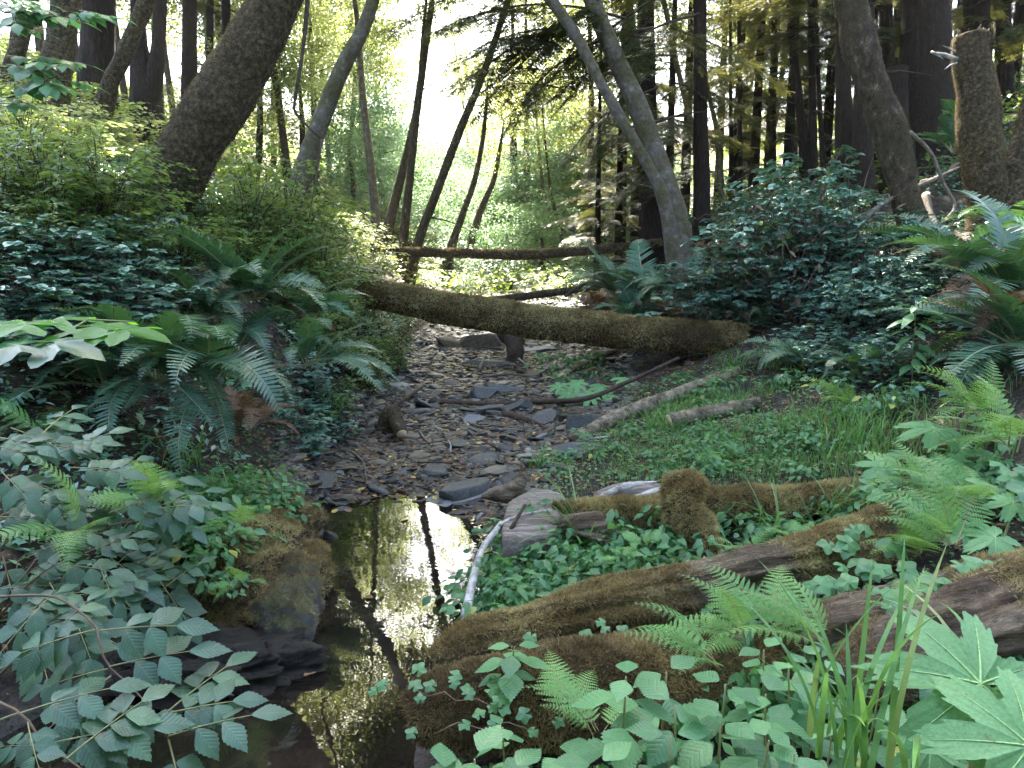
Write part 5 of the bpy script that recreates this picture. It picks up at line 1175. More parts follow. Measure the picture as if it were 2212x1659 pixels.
fill([(1150, 780), (1380, 790), (1320, 860), (1200, 850)], 60, 'herb', 'green_herb', '@herb at the gravel edge', 'herb', 'herbs at the gravel edge', (.9, 1.3), 1.0, .01)
fill([(1500, 1400), (2212, 1330), (2212, 1659), (1500, 1659)], 80, 'herb', 'green_herb', '@foreground leafy herb', 'herb', 'herbs in the front right', (.9, 1.4), 1.1, .0)
fill([(1450, 820), (1700, 800), (1950, 860), (1900, 930), (1640, 880), (1450, 890)], 70, 'herb', 'green_herb', '@dim herb near the cut log', 'herb', 'herbs near the cut log', (.8, 1.2), 1.0, .01)
for (u, v, d) in MOUNDH: put_bush('herb', 'green_herb', '@small leafy herb on the moss mound', 'herb', P(u, v, d) - [0, 0, .03], rng.uniform(.6, .95), 'herbs on the left bank')
# ground cover and grass (uncountable)
mb = MB()
n = 26000; x = rng.uniform(-.2, 4.5, n); y = rng.uniform(1.2, 7, n); l, r = creek(y); p = on_ground(x, y, 0)
keep = (x > r + .1) & (fbm(p, 1.6, 2, 40) > -.25); p = p[keep]; n = len(p); hgt = rng.uniform(.01, .07, n); p[:, 2] += hgt
mb.inst(LEAF_LO, leafrot(n, (-.2, .4), .35), p, rng.uniform(.016, .036, n))
n = 9000; x = rng.uniform(-3.2, -1.0, n); y = rng.uniform(1.8, 6, n); p = on_ground(x, y, 0); p = p[p[:, 2] > .2]; n = len(p); p[:, 2] += rng.uniform(.01, .06, n)
mb.inst(LEAF_LO, leafrot(n, (-.2, .5), .4), p, rng.uniform(.02, .045, n))
o = obj('ground_cover', mb.mesh('ground_cover', M['herb'], False)); o['kind'] = 'stuff'; o['label'] = 'low green ground cover of tiny leaves'
BL = [blade_tpl(4, .03, b) for b in (.4, 1.0, 1.6)]
mb = MB()
def grass_at(cx, cy, n, rad, h, wide=1.0):
    x = rng.normal(cx, rad, n); y = rng.normal(cy, rad * 1.1, n); p = on_ground(x, y, -.005)
    for k in range(3):
        q = p[k::3]; m = len(q); hh = rng.uniform(.5, 1.1, m) * h
        mb.inst(BL[k], rotz(rng.uniform(0, 6.28, m)) @ rotx(rng.normal(0, .2, m)), q, np.stack([hh, np.full(m, wide * h), hh], 1), np.clip(rng.normal(.55, .25, m), 0, 1))
for (u, v, n, rad, h) in [(1440, 925, 350, .14, .13), (1480, 890, 300, .15, .15), (1600, 1000, 1200, .4, .10), (1700, 990, 1300, .4, .11), (1400, 990, 800, .35, .09), (1800, 960, 800, .35, .10), (1850, 920, 350, .25, .16), (1330, 970, 500, .3, .08), (1560, 870, 160, .25, .14), (1650, 850, 160, .3, .16), (1480, 1040, 500, .25, .08), (1750, 1040, 500, .3, .1), (1950, 1000, 300, .3, .25)]:
    g = ground_at(u, v); grass_at(g[0], g[1], n, rad, h)
o = obj('grass', mb.mesh('grass', M['grass'], False)); o['kind'] = 'stuff'; o['label'] = 'fine green grass on the flat right of the gravel'
# sedge tufts: countable, blades in one mesh each
def tuft(label, u, v, n, h, rad=.03, lean=None, d=None, bend=(.6, 1.9), wide=.3):
    g = ground_at(u, v) if d is None else P(u, v, d)
    m_ = MB()
    for k in range(n):
        b = blade_tpl(8, 1.0, rng.uniform(*bend)); a = rng.uniform(0, 6.28) if lean is None else rng.normal(R(lean), .7)
        hh = h * rng.uniform(.5, 1.1)
        m_.inst(b, (rotz(np.array(a)) @ roty(np.array(rng.uniform(0, .35))))[None], np.array([[rng.normal(0, rad), rng.normal(0, rad), 0]]), np.array([[hh, .006 * wide / .3 + .002, hh]]), np.array([np.clip(rng.normal(.55, .25), 0, 1)]))
    t = thing('grass_tuft', label, 'grass tuft', g, 'sedge and grass tufts')
    obj('blades', m_.mesh('blades', M['grass'], False), t)
for a in [('sedge tuft with long blades arching left over the pool edge', 1260, 1210, 34, .50, .02, 175), ('small grass tuft growing out of the gravel edge above the flat stump', 1165, 1015, 60, .22, .04), ('upright sedge tuft behind the long mossy log, right of centre', 1790, 1140, 34, .34, .04), ('second sedge tuft behind the long mossy log, further right', 1880, 1120, 30, .36, .04),
          ('sedge tuft right of the upright mossy stub with arching blades', 1680, 1170, 26, .32, .04), ('tall grass tuft on the left bank above the mossy mound', 490, 1110, 40, .32, .03), ('arching grass tuft on the left bank between ferns', 395, 1010, 34, .3, .04),
          ('thin grass tuft right of the slanting pale log', 1440, 925, 90, .2, .08), ('dry arching grass beside the sawn log', 1540, 905, 26, .2, .04), ('grass tuft under the right end of the crossing log', 1590, 800, 36, .34, .08), ('grass tuft beside the bramble foot, right of the crossing log', 1680, 800, 36, .3, .08),
          ('tall weedy grass left of the coltsfoot leaves', 1850, 950, 60, .28, .12), ('grass tuft below the sword ferns on the upper left bank', 190, 760, 50, .34, .12)]:
    tuft(*a)
tuft('large foreground sedge with broad blades right of the nettles', 1840, 1650, 26, .48, .05, None, 1.45, (.3, 1.4), .5)
tuft('foreground sedge blade pair in front of the broad brown log', 2140, 1560, 7, .34, .02, None, 1.6, (.4, 1.8), .5)
print('herbs', len(THINGS), flush=True)
# ------------------------------------------------------------------ single big leaved plants
RIGHT = np.array([1., 0, 0]); UPV = np.array([0, ST, CT]); TOW = np.array([0, -CT, ST])
def leafframe(ang, tow=.6, side=0.0, roll=0.0):
    """leaf seen with its length along image angle `ang` (degrees, 0 = right, 90 = up); tow = how much it faces the camera"""
    n = nrm(np.array([side, 0, 1.0]) * 1.0 + TOW * tow)
    x = RIGHT * math.cos(R(ang)) + (UPV * .3 + np.array([0, 1, 0]) * .8) * math.sin(R(ang)); x = nrm(x - n * np.dot(x, n)); y = np.cross(n, x)
    return np.stack([x, y, n], -1)
def setM(o, Rm, loc, sc, base=(0, 0, 0)):
    m = Matrix([[Rm[i][j] * sc for j in range(3)] + [loc[i] - base[i]] for i in range(3)] + [[0, 0, 0, 1]]); o.matrix_basis = m
COLT = []
for k, tp in enumerate(LEAF_COLT):
    lf = MB().add(*tp, .3 + .3 * k).mesh('leaf', M['colt'], True)
    vm = MB()
    for a in np.linspace(-2.5, 2.5, 7):
        l = (math.cos(a / 2.5) * .45 + .55) * .86
        t_ = np.linspace(0, 1, 8); r_ = t_ * l; pts = np.stack([r_ * np.cos(a), r_ * np.sin(a), -.26 * r_ ** 2 + .006 - .022 * t_ + .03 * np.sin(3 * a + 11 + k) * t_], 1)
        vm.add(*tube(pts, np.linspace(.013, .002, 8), 5, cap=False), .5)
    COLT.append((lf, vm.mesh('veins', M['vein'], True)))
def colt(label, leaves, group='coltsfoot plants with round lobed leaves'):
    """leaves: (U, V, depth, radius m, angle, tow)"""
    c = P(*leaves[0][:3]); g = np.array([c[0], c[1] + .02, max(H(c[0], c[1]), .0)])
    t = thing('coltsfoot', label, 'coltsfoot', g, group)
    for (u, v, d, rad, ang, tow) in leaves:
        lf, vn = COLT[rng.integers(3)]; p = P(u, v, d)
        o = obj('leaf', lf, t); setM(o, leafframe(ang, tow), p, rad, g)
        obj('veins', vn, o)
        b = p - g; obj('stalk', MB().add(*tube([b, b * [.7, .7, .5], [0, 0, -.03]], [.004, .005, .007], 7), .5).mesh('stalk', M['rachis']), t)
    return t
colt('giant pale green lobed leaf at the right edge of the foreground', [(2118, 1478, 1.42, .19, 160, .9)])
colt('second giant lobed leaf in the lower right corner', [(2225, 1612, 1.30, .17, 170, .9)])
colt('tall coltsfoot with the highest broad leaf on the right, above yellowing fern', [(2020, 925, 4.0, .20, 190, .25), (2060, 960, 4.05, .15, 20, .4)])
colt('coltsfoot with a half folded leaf left of the tall coltsfoot', [(1915, 1010, 3.9, .15, 150, .6), (1955, 985, 4.0, .12, 60, .3)])
colt('coltsfoot right of the half folded leaf, below the tall coltsfoot', [(2080, 1010, 3.7, .17, 180, .5), (2120, 985, 3.8, .14, 30, .4)])
colt('coltsfoot at the right edge under the sword fern', [(2190, 930, 4.0, .2, 180, .35), (2150, 900, 4.3, .16, 120, .3)])
colt('pale coltsfoot leaves over the long mossy log right end', [(2150, 1160, 2.9, .13, 200, .5), (2090, 1150, 2.95, .11, 150, .5), (2190, 1085, 3.1, .12, 180, .4)])
colt('small coltsfoot clump at the edge of the gravel below the crossing log', [(1300, 838, 7, .16, 180, .4), (1250, 830, 7.1, .15, 160, .5), (1275, 855, 6.9, .14, 200, .5), (1340, 820, 7.1, .14, 30, .3), (1230, 850, 6.9, .13, 210, .5), (1320, 860, 6.9, .12, -30, .5), (1210, 835, 7.0, .12, 150, .5)])
colt('dark lobed leaf low at the bottom right under the giant leaf', [(2010, 1620, 1.6, .10, 250, .8)])
# maple-like leaves at the left edge
MAPLE = [MB().add(*LEAF_MAPLE, t_).mesh('leaf', M[m_], True) for t_, m_ in ((.6, 'mapleleaf'), (.5, 'elder'))]
t = thing('maple_branch', 'branch with broad bright green toothed leaves reaching in from the left edge', 'branch', P(-60, 800, 2.0))
g = np.array(t.location)
obj('stem', MB().add(*tube([P(-60, 800, 2.0) - g, P(60, 757, 2.05) - g, P(125, 730, 2.1) - g, P(190, 690, 2.2) - g, P(290, 695, 2.2) - g], [.006, .005, .004, .003, .002], 6), .5).mesh('stem', M['rachis']), t)
for (u, v, d, rad, ang, tow, k) in [(200, 705, 2.15, .19, 5, .12, 0), (140, 690, 2.2, .16, 160, .10, 0), (60, 700, 2.05, .15, 175, .1, 0), (270, 712, 2.1, .13, -10, .12, 0), (120, 742, 2.0, .14, -15, .25, 1), (40, 745, 1.95, .12, 200, .25, 1), (-10, 700, 2.05, .12, 20, .15, 0)]:
    o = obj('leaf', MAPLE[k], t); setM(o, leafframe(ang, tow), P(u, v, d), rad, g)
# nettles
NET = [one(LEAF_NETTLE, t_).mesh('leaf', M['nettle'], True) for t_ in (.2, .5, .9)]
def nettle(label, u, v, d, h=.45, size=.075, nodes=6, lean=None, cat='nettle', name='nettle', group='nettles in the foreground', meshes=NET, wid=1.0, pairs=2):
    top = P(u, v, d); l = rng.uniform(-.10, .10, 2) if lean is None else lean
    g = top + np.array([l[0], l[1], -h]); t = thing(name, label, cat, g, group)
    b = top - g; n = 10; s = np.linspace(0, 1, n)[:, None]; c = b * s + np.array([0, 0, 1]) * 0 + np.array([-l[0], -l[1], 0]) * (.25 * np.sin(s * np.pi))
    obj('stem', MB().add(*tube(c, np.linspace(.0035, .0018, n), 6), .6).mesh('stem', M['rachis']), t)
    a0 = rng.uniform(0, 3)
    for k in range(nodes):
        f = 1 - k * (.62 / nodes) * (1.0 if k else 0); f = 1 - (k / nodes) ** 1.15 * .8
        p = c[0] * 0 + np.array([np.interp(f, s[:, 0], c[:, i]) for i in range(3)])
        sz = size * (.75 + .35 * min(1, k / 2.0)) * rng.uniform(.85, 1.15)
        for q in range(pairs):
            a = a0 + k * 1.57 + q * 2 * math.pi / pairs + rng.normal(0, .15)
            Rm = rotz(np.array(a)) @ roty(np.array(rng.uniform(-.05, .35) - .35 * (k == 0))) @ rotx(np.array(rng.normal(0, .15)))
            pt = p + Rm[:, 0] * sz * .22 - [0, 0, 0]
            o = obj('leaf', meshes[rng.integers(len(meshes))], t); setM(o, Rm, pt, sz); o.scale = (sz, sz * wid, sz)
    return t
i = 0
for (u, v, d, h, sz, lab) in [(1352, 1462, 1.42, .40, .078, 'nettle with its round top leaf over the lowest mossy log'), (1440, 1452, 1.5, .4, .075, 'nettle just right of the one with the round top leaf'), (1025, 1640, 1.30, .35, .085, 'nettle at the bottom centre with large upright oval leaf'),
    (1104, 1665, 1.28, .3, .08, 'nettle cut off by the bottom edge right of the bottom centre one'), (960, 1672, 1.3, .3, .075, 'nettle cut off by the bottom edge left of the bottom centre one'), (1228, 1640, 1.35, .3, .07, 'nettle at the bottom edge beside the small bright fern'), (1290, 1655, 1.3, .3, .07, 'nettle at the bottom edge right of the small bright fern'),
    (1086, 1572, 1.55, .25, .055, 'small nettle in front of the lowest mossy log'), (1111, 1396, 2.1, .18, .065, 'small plant with four oval leaves growing on the lowest mossy log'), (1567, 1478, 1.5, .4, .085, 'nettle with blue grey leaves right of centre front'), (1654, 1500, 1.5, .4, .08, 'nettle with pointed blue grey leaves further right'),
    (1459, 1525, 1.4, .35, .078, 'nettle below the front pair of nettles'), (1556, 1560, 1.4, .35, .08, 'nettle between the blue grey leaved nettles, lower'), (1448, 1590, 1.35, .35, .078, 'dark nettle near the bottom, left of the sedge'), (1661, 1600, 1.35, .3, .075, 'nettle near the bottom edge left of the sedge'),
    (1715, 1628, 1.3, .3, .065, 'nettle with a round pale leaf at the bottom edge beside the sedge'), (1704, 1432, 1.75, .4, .065, 'nettle behind the sedge under the bright yellow green fern'), (1650, 1404, 1.8, .4, .065, 'nettle left of the bright yellow green fern'), (1772, 1422, 1.8, .35, .07, 'nettle under the right side of the bright yellow green fern'),
    (1380, 1610, 1.4, .35, .072, 'nettle near the bottom edge, third from the bottom centre one'), (1900, 1480, 1.7, .35, .06, 'nettle just left of the giant leaf'), (1800, 1560, 1.6, .35, .06, 'nettle among the sedge blades')]:
    nettle(lab, u, v, d, h, sz * 1.15)
nettle('tall weedy stem with narrow toothed leaves on the right bank', 1980, 650, 5.0, .75, .15, 14, (.03, 0), 'thistle', 'thistle', None, NET, .45, 3)
# trailing vines with small lobed leaves
CUR = [MB().add(*LEAF_CURRANT, t_).mesh('leaf', M[m_], True) for t_, m_ in ((.4, 'herb'), (.8, 'herb'), (.2, 'colt'))]
def vine(label, pts, rad):
    g = P(*pts[0]); t = thing('trailing_vine', label, 'vine', g, 'vines with small lobed leaves')
    W = np.array([P(*p) for p in pts]) - g
    obj('stem', MB().add(*tube(W - [0, 0, .02], np.full(len(W), .002), 5), .5).mesh('stem', M['drystem']), t)
    for w_ in W:
        for q in range(2):
            o = obj('leaf', CUR[rng.integers(3)], t); rr_ = rad * rng.uniform(.7, 1.15)
            setM(o, leafframe(rng.uniform(0, 360), rng.uniform(.3, .9), rng.normal(0, .25)), w_ + np.array([rng.normal(0, .05), rng.normal(0, .04), rng.uniform(0, .03)]), rr_)
vine('vine trailing over the bare reddish log in front of the long mossy log', [(1765, 1271, 2.75), (1805, 1275, 2.72), (1830, 1249, 2.8), (1870, 1290, 2.6), (1934, 1310, 2.5), (1988, 1303, 2.45), (2056, 1332, 2.35)], .055)
vine('vine with lobed leaves between the long mossy log and the broad brown log', [(1880, 1250, 2.75), (1927, 1231, 2.8), (1977, 1263, 2.65), (2006, 1271, 2.6), (2040, 1290, 2.5)], .055)
vine('vine lying over the long mossy log near its right part', [(1800, 1190, 3.05), (1812, 1178, 3.1), (1851, 1166, 3.12), (1890, 1180, 3.0)], .06)
vine('vine at the right edge above the broad brown log', [(2089, 1235, 2.6), (2139, 1235, 2.6), (2190, 1250, 2.55), (2212, 1220, 2.6)], .055)
vine('pale vine leaves in the ferns above the long mossy log right end', [(1938, 1091, 3.4), (1900, 1050, 3.5), (1960, 1040, 3.5), (2010, 1090, 3.3), (2060, 1075, 3.2)], .065)
vine('pale vine leaves at the right edge between coltsfoot and log', [(2120, 1060, 3.2), (2160, 1040, 3.2), (2200, 1020, 3.2), (2212, 1060, 3.1)], .075)
vine('tiny leaved vine hanging on the left end of the lowest mossy log', [(895, 1475, 2.12), (925, 1490, 2.1), (960, 1480, 2.1), (985, 1500, 2.08), (1030, 1495, 2.08), (1060, 1510, 2.06), (1100, 1520, 2.05)], .024)
vine('tiny leaved vine on the front face of the lowest mossy log', [(940, 1570, 2.05), (990, 1545, 2.03), (1040, 1560, 2.02), (1095, 1545, 2.02), (1140, 1560, 2.0)], .022)
vine('small leaved vine in the crack between the two front mossy logs', [(1180, 1395, 2.45), (1240, 1380, 2.45), (1290, 1375, 2.45), (1330, 1385, 2.42)], .028)
vine('vine hanging among the drooping sword ferns on the left bank', [(470, 780, 4.7), (478, 830, 4.6), (480, 880, 4.5), (500, 930, 4.4)], .05)
# elderberry in the left foreground
def compound(n=3, size=.10, L=.21):
    mb = MB(); t_ = np.linspace(0, 1, 6); c = np.stack([t_ * L, 0 * t_, -.12 * L * t_ ** 2], 1)
    mb.add(*tube(c, np.linspace(.0025, .0012, 6), 5, cap=False), .5, m=1)
    for k in range(n):
        f = .35 + .62 * k / n
        for s_ in (-1, 1):
            p = [f * L, s_ * .004, -.12 * L * f * f]; a = s_ * rng.uniform(.85, 1.15)
            Rm = rotz(np.array(a)) @ roty(np.array(rng.uniform(.0, .3))) @ rotx(np.array(rng.normal(0, .12)))
            mb.inst(LEAF_HI, Rm[None], np.array([p]), np.array([[size * rng.uniform(.85, 1.1), size * .95, size]]), np.array([rng.uniform(.1, .85)]))
    mb.inst(LEAF_HI, (rotz(np.array(0.)) @ roty(np.array(.2)))[None], np.array([[L, 0, -.12 * L]]), np.array([[size * 1.1, size * .85, size]]), np.array([.5]))
    return mb.mesh('leaf', [M['elder'], M['rachis']], True)
CL = [compound(3), compound(2), compound(3, .085, .17), compound(2, .105)]
def elder(label, stems, leaves, group='elderberry shrubs at the left front'):
    g = P(*stems[0][0]); t = thing('elderberry_shrub', label, 'elderberry', g, group)
    for st in stems:
        W = np.array([P(*p) for p in st]) - g
        obj('stem', MB().add(*tube(W, np.linspace(.0036, .0018, len(W)), 7, step=.04), .5).mesh('stem', M['drystem']), t)
    for (u, v, d, ang) in leaves:
        o = obj('leaf', CL[rng.integers(4)], t); setM(o, leafframe(ang, rng.uniform(.35, .8), rng.normal(0, .15)), P(u, v, d), rng.uniform(.62, .95), g)
elder('elderberry branch arching down over the pool at the left bottom', [[(-40, 1290, 2.0), (104, 1287, 1.98), (162, 1314, 1.95), (209, 1357, 1.92), (216, 1397, 1.9), (236, 1440, 1.88), (288, 1487, 1.84), (342, 1555, 1.8), (364, 1598, 1.78)]],
      [(216, 1362, 1.9, 5), (205, 1360, 1.9, 200), (236, 1440, 1.86, 15), (232, 1445, 1.86, 190), (285, 1487, 1.82, 260), (240, 1460, 1.85, 235), (342, 1555, 1.78, 60), (345, 1545, 1.78, 20), (364, 1598, 1.76, 300), (364, 1590, 1.76, 20), (110, 1287, 1.98, 250)])
elder('elderberry twigs at the lower left corner over dark water', [[(-40, 1500, 1.7), (43, 1539, 1.68), (70, 1570, 1.67), (97, 1609, 1.65), (144, 1638, 1.62), (200, 1680, 1.6)]],
      [(45, 1540, 1.66, 30), (40, 1540, 1.66, 200), (60, 1560, 1.66, 300), (97, 1609, 1.64, 20), (97, 1612, 1.64, 170), (144, 1638, 1.6, 60), (190, 1600, 1.72, 30)])
def scatter_elder(label, poly, n, d0, d1, a0=-60, a1=80):
    us = [p[0] for p in poly]; vs = [p[1] for p in poly]; L_ = []
    while len(L_) < n:
        u, v = rng.uniform(min(us), max(us)), rng.uniform(min(vs), max(vs))
        if inpoly(u, v, poly):
            f = (v - min(vs)) / (max(vs) - min(vs)); L_.append((u, v, d0 + (d1 - d0) * f + rng.normal(0, .08), rng.uniform(a0, a1)))
    cx, cyy = np.mean([l_[0] for l_ in L_]), max(vs)
    st = [[(cx - 120, cyy + 60, d1 + .15), ((cx + l_[0]) / 2 - 40, (cyy + l_[1]) / 2, (d1 + l_[2]) / 2), (l_[0], l_[1], l_[2])] for l_ in L_[::4]]
    elder(label, st, L_)
scatter_elder('elderberry mass with blue green leaves at the left edge, middle height', [(-30, 1060), (150, 1080), (250, 1170), (240, 1290), (-30, 1290)], 24, 2.9, 2.5)
scatter_elder('elderberry mass between the left edge and the bare mud bank', [(200, 1180), (340, 1200), (380, 1290), (300, 1330), (200, 1310)], 14, 3.1, 2.8)
scatter_elder('elderberry leaves above the arching branch at the lower left', [(-30, 1300), (170, 1310), (170, 1400), (-30, 1420)], 9, 2.3, 2.1)
scatter_elder('upper elderberry with pale upright leaf whorls left of the dark sword fern', [(-20, 900), (80, 920), (190, 1020), (160, 1090), (-20, 1080)], 14, 2.7, 2.5, -60, 100)
scatter_elder('elderberry leaves beneath the drooping dark sword fern', [(150, 1010), (330, 1040), (360, 1110), (200, 1150)], 12, 3.0, 2.8)
# leafy branch at the upper left corner
t = thing('overhanging_branch', 'small green leafy branches hanging in at the upper left corner', 'branch', P(-80, 60, 3.3)); g = np.array(t.location)
BR = [compound(3, .10, .2), compound(2, .09, .16)]
for me in BR: me.materials[0] = M['herb']
for (u0, v0, u1, v1) in [(-60, 60, 170, 20), (-60, 140, 90, 130), (-60, 230, 130, 160), (-40, 0, 60, 30)]:
    W = np.array([P(u0, v0, 3.3), P((u0 + u1) / 2, (v0 + v1) / 2 + 12, 3.3), P(u1, v1, 3.3)]) - g
    obj('stem', MB().add(*tube(W, [.006, .004, .002], 6), .5).mesh('stem', M['twig']), t)
    for f in (.3, .5, .7, .85, 1):
        for q in range(2):
            o = obj('leaf', BR[rng.integers(2)], t); setM(o, leafframe(rng.uniform(-70, 50), rng.uniform(-.1, .5)), P(u0 + (u1 - u0) * f, v0 + (v1 - v0) * f + rng.normal(0, 8), 3.3), rng.uniform(.6, .9), g)
print('plants', len(THINGS), flush=True)

# ------------------------------------------------------------------ trees filling the background
SC = [conifer_crown(12, .3, 1.9, 34).mesh('conifer_crown', [M['conifer'], M['twig']], False) for _ in range(3)]
def bg_conifer(label, x, y, sc, low=.2, me=None):
    z = float(H(x, y)); t = thing('conifer', label, 'conifer', (x, y, z - .1), 'dark conifers behind the stream')
    h = 13 * sc
    obj('trunk', MB().add(*tube([(0, 0, -.3), (0, 0, h * .5), (0, 0, h)], [.13 * sc + .03, .09 * sc, .02], 8, .1, 3, step=.5), .5).mesh('trunk', M['redwood']), t)
    obj('crown', (me or (CCROWN + SC))[rng.integers(6 if me is None else len(me))], t, (0, 0, low), (0, 0, rng.uniform(0, 6)), sc * .95)
def bg_alder(label, x, y, h, sc=1.0, nc=2, crowns=None):
    z = float(H(x, y)); t = thing('broadleaf_tree', label, 'tree', (x, y, z - .1), 'pale leafy trees behind the stream'); ln = rng.normal(0, .12, 2)
    top = np.array([ln[0] * h, ln[1] * h, h])
    obj('trunk', MB().add(*tube([(0, 0, -.3), top * .5 + [.1, 0, 0], top], [.10, .08, .03], 8, .1, 3, step=.4), .5).mesh('trunk', M['alderbark']), t)
    for k in range(nc): obj('crown', (crowns or ACROWN)[rng.integers(4)], t, tuple(top * (1 - .28 * k) + rng.normal(0, .6, 3)), (0, 0, rng.uniform(0, 6)), sc)
def at(U, d, off=0): p = P(U, 550, d); return p[0], p[1]
for (U, d, sc) in [(30, 27, 1), (130, 30, 1.2), (200, 25, .9), (275, 29, 1.1), (370, 26, .9), (440, 31, 1.2), (520, 28, .9), (560, 34, 1.1), (620, 31, .9), (-60, 24, .9)]:
    x, y = at(U, d); bg_conifer('@dim left hillside conifer', x, y, sc)
for (U, d, h, sc) in [(60, 21, 7, 1.1), (180, 22, 7, 1.1), (300, 21.5, 7, 1.1), (400, 23, 7, 1.1), (520, 23, 6.5, 1.1), (600, 25, 7, 1.1), (660, 26, 7, 1.1), (720, 28, 7, 1.2), (780, 32, 7, 1.2), (560, 20, 3.6, .7), (650, 20, 3.4, .7)]:
    x, y = at(U, d); bg_alder('@pale backlit leafy tree', x, y, h, sc)
for (U, d, sc) in [(760, 40, .50), (830, 46, .52), (890, 50, .50), (930, 44, .42), (985, 52, .48), (1040, 48, .40), (1090, 42, .36), (1140, 38, .40), (1190, 44, .5), (1250, 40, .55), (700, 34, .6), (1300, 34, .7), (860, 60, .7), (960, 62, .62), (1060, 62, .6), (1160, 60, .65)]:
    x, y = at(U, d); bg_conifer('@small hazy far conifer', x, y, sc)
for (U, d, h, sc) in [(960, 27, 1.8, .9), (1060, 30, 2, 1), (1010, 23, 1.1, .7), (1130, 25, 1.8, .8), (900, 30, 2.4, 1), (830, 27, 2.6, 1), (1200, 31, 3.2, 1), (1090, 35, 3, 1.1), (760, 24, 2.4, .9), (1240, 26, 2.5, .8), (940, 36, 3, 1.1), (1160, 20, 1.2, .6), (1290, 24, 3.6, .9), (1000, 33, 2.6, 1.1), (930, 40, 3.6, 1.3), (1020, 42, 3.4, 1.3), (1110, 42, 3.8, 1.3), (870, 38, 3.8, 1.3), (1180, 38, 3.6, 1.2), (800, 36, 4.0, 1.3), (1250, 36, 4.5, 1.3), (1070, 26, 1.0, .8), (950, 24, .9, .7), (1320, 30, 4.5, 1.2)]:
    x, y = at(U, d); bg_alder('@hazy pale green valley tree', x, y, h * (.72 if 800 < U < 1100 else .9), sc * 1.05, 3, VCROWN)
for (U, d, sc) in [(1290, 14.5, .42), (1335, 15, .5), (1340, 18, .8), (1370, 20, .9), (1440, 17, .7), (1475, 22, 1), (1545, 24, .9), (1580, 19, .8), (1620, 18, .8), (1650, 23, 1), (1690, 16.5, .7), (1725, 20, .9), (1770, 18, .8), (1800, 24, 1.1), (1850, 17, .8), (1900, 20, 1), (1950, 23, 1.1), (2030, 18, .9), (2090, 22, 1), (2150, 18, .9), (2210, 20, 1), (2260, 17, .9), (1600, 28, 1.2), (1700, 29, 1.2), (1830, 30, 1.3), (2000, 29, 1.3), (2150, 30, 1.3)]:
    x, y = at(U, d); bg_conifer('@dark right bank conifer', x, y, sc)
for (U, d, h, sc) in [(690, 23, 9, 1.1), (750, 27, 10, 1.2), (640, 19, 7.5, .9), (1230, 30, 10, 1.2), (1270, 22, 8, 1.0), (1030, 40, 10, .9), (850, 42, 11, .9), (350, 26, 9, 1.2), (470, 25, 9, 1.2), (1560, 24, 9, 1.1), (1640, 27, 10, 1.1)]:
    x, y = at(U, d); bg_alder('@tall pale backlit tree', x, y, h, sc, 3)
# drooping boughs from the reddish redwood across the bright gap
tr = [o for o in THINGS if o['label'].startswith('upright reddish redwood')][0]; g = np.array(tr.location)
BG = [CBR[k].mesh('bough', [M['conifer'], M['twig']], False) for k in range(4)]
for (u, v, d, ax, ay, s_) in [(1130, 20, 10.5, -1, -.35, 1.1), (1200, 40, 10.5, -1, -.1, 1.3), (1260, 60, 11, -.9, -.4, 1.3), (1180, -30, 10, -1, -.5, 1.4), (1090, 60, 11, -1, -.2, 1.0), (1060, 100, 11, -1, -.3, .9), (1310, 120, 11.5, -1, -.35, 1.1), (1270, 190, 12, -.8, -.6, 1.0), (1330, 250, 12, -1, -.4, .9), (1230, 130, 11.5, -.5, -.8, .9),
                              (1010, 30, 11, -1, -.1, .8), (1350, 320, 12.5, -.8, -.5, .8), (1290, -20, 10.5, -1, -.6, 1.4), (1360, 30, 11, -1, -.6, 1.2), (1120, -40, 10, -1, -.1, 1.3), (1300, 330, 12.5, -1, -.3, .7), (1010, 150, 12.5, -1, -.2, .8), (1060, 190, 13, -1, -.1, .8), (1450, 60, 11, 1, -.4, .9), (1340, 390, 13, -1, -.2, .8), (1460, 180, 12, 1, -.3, .8)]:
    Rm = frame_from(np.array([ax, rng.normal(-.2, .3), ay])); o = obj('bough', BG[rng.integers(4)], tr); setM(o, Rm, P(u + (150 if ax < 0 else 0), v, d), s_, g)
for (x, y, z, sc) in [(-1.6, 15, 7.6, .9), (-.8, 18.5, 9, 1), (-2.6, 17, 8.6, .9), (.4, 16, 8.6, .9), (-1.3, 22, 10.8, 1.1), (-.3, 13.5, 7.4, .8), (-2.0, 20, 9.0, .9), (.8, 20, 10, 1.0), (-3.2, 21, 10.5, .9), (-.8, 25, 12, 1.2)]:
    add_high_crown(x, y, z, sc)
for (x, y, z, sc) in [(-.4, 16, 8.4, .85), (.4, 17.2, 9.0, .85), (-.9, 19, 9.8, .9), (.1, 21, 10.6, 1.0), (.5, 14.6, 8.0, .75), (-1.5, 14.4, 8.2, .8)]: add_high_crown(x, y, z, sc, True)
for k in range(30):
    y = rng.uniform(11.5, 18); add_high_crown(rng.uniform(-4.4, .9) * y / 16, y, 1.5 + y * math.tan(R(rng.uniform(24, 40))), rng.uniform(.7, 1.0))
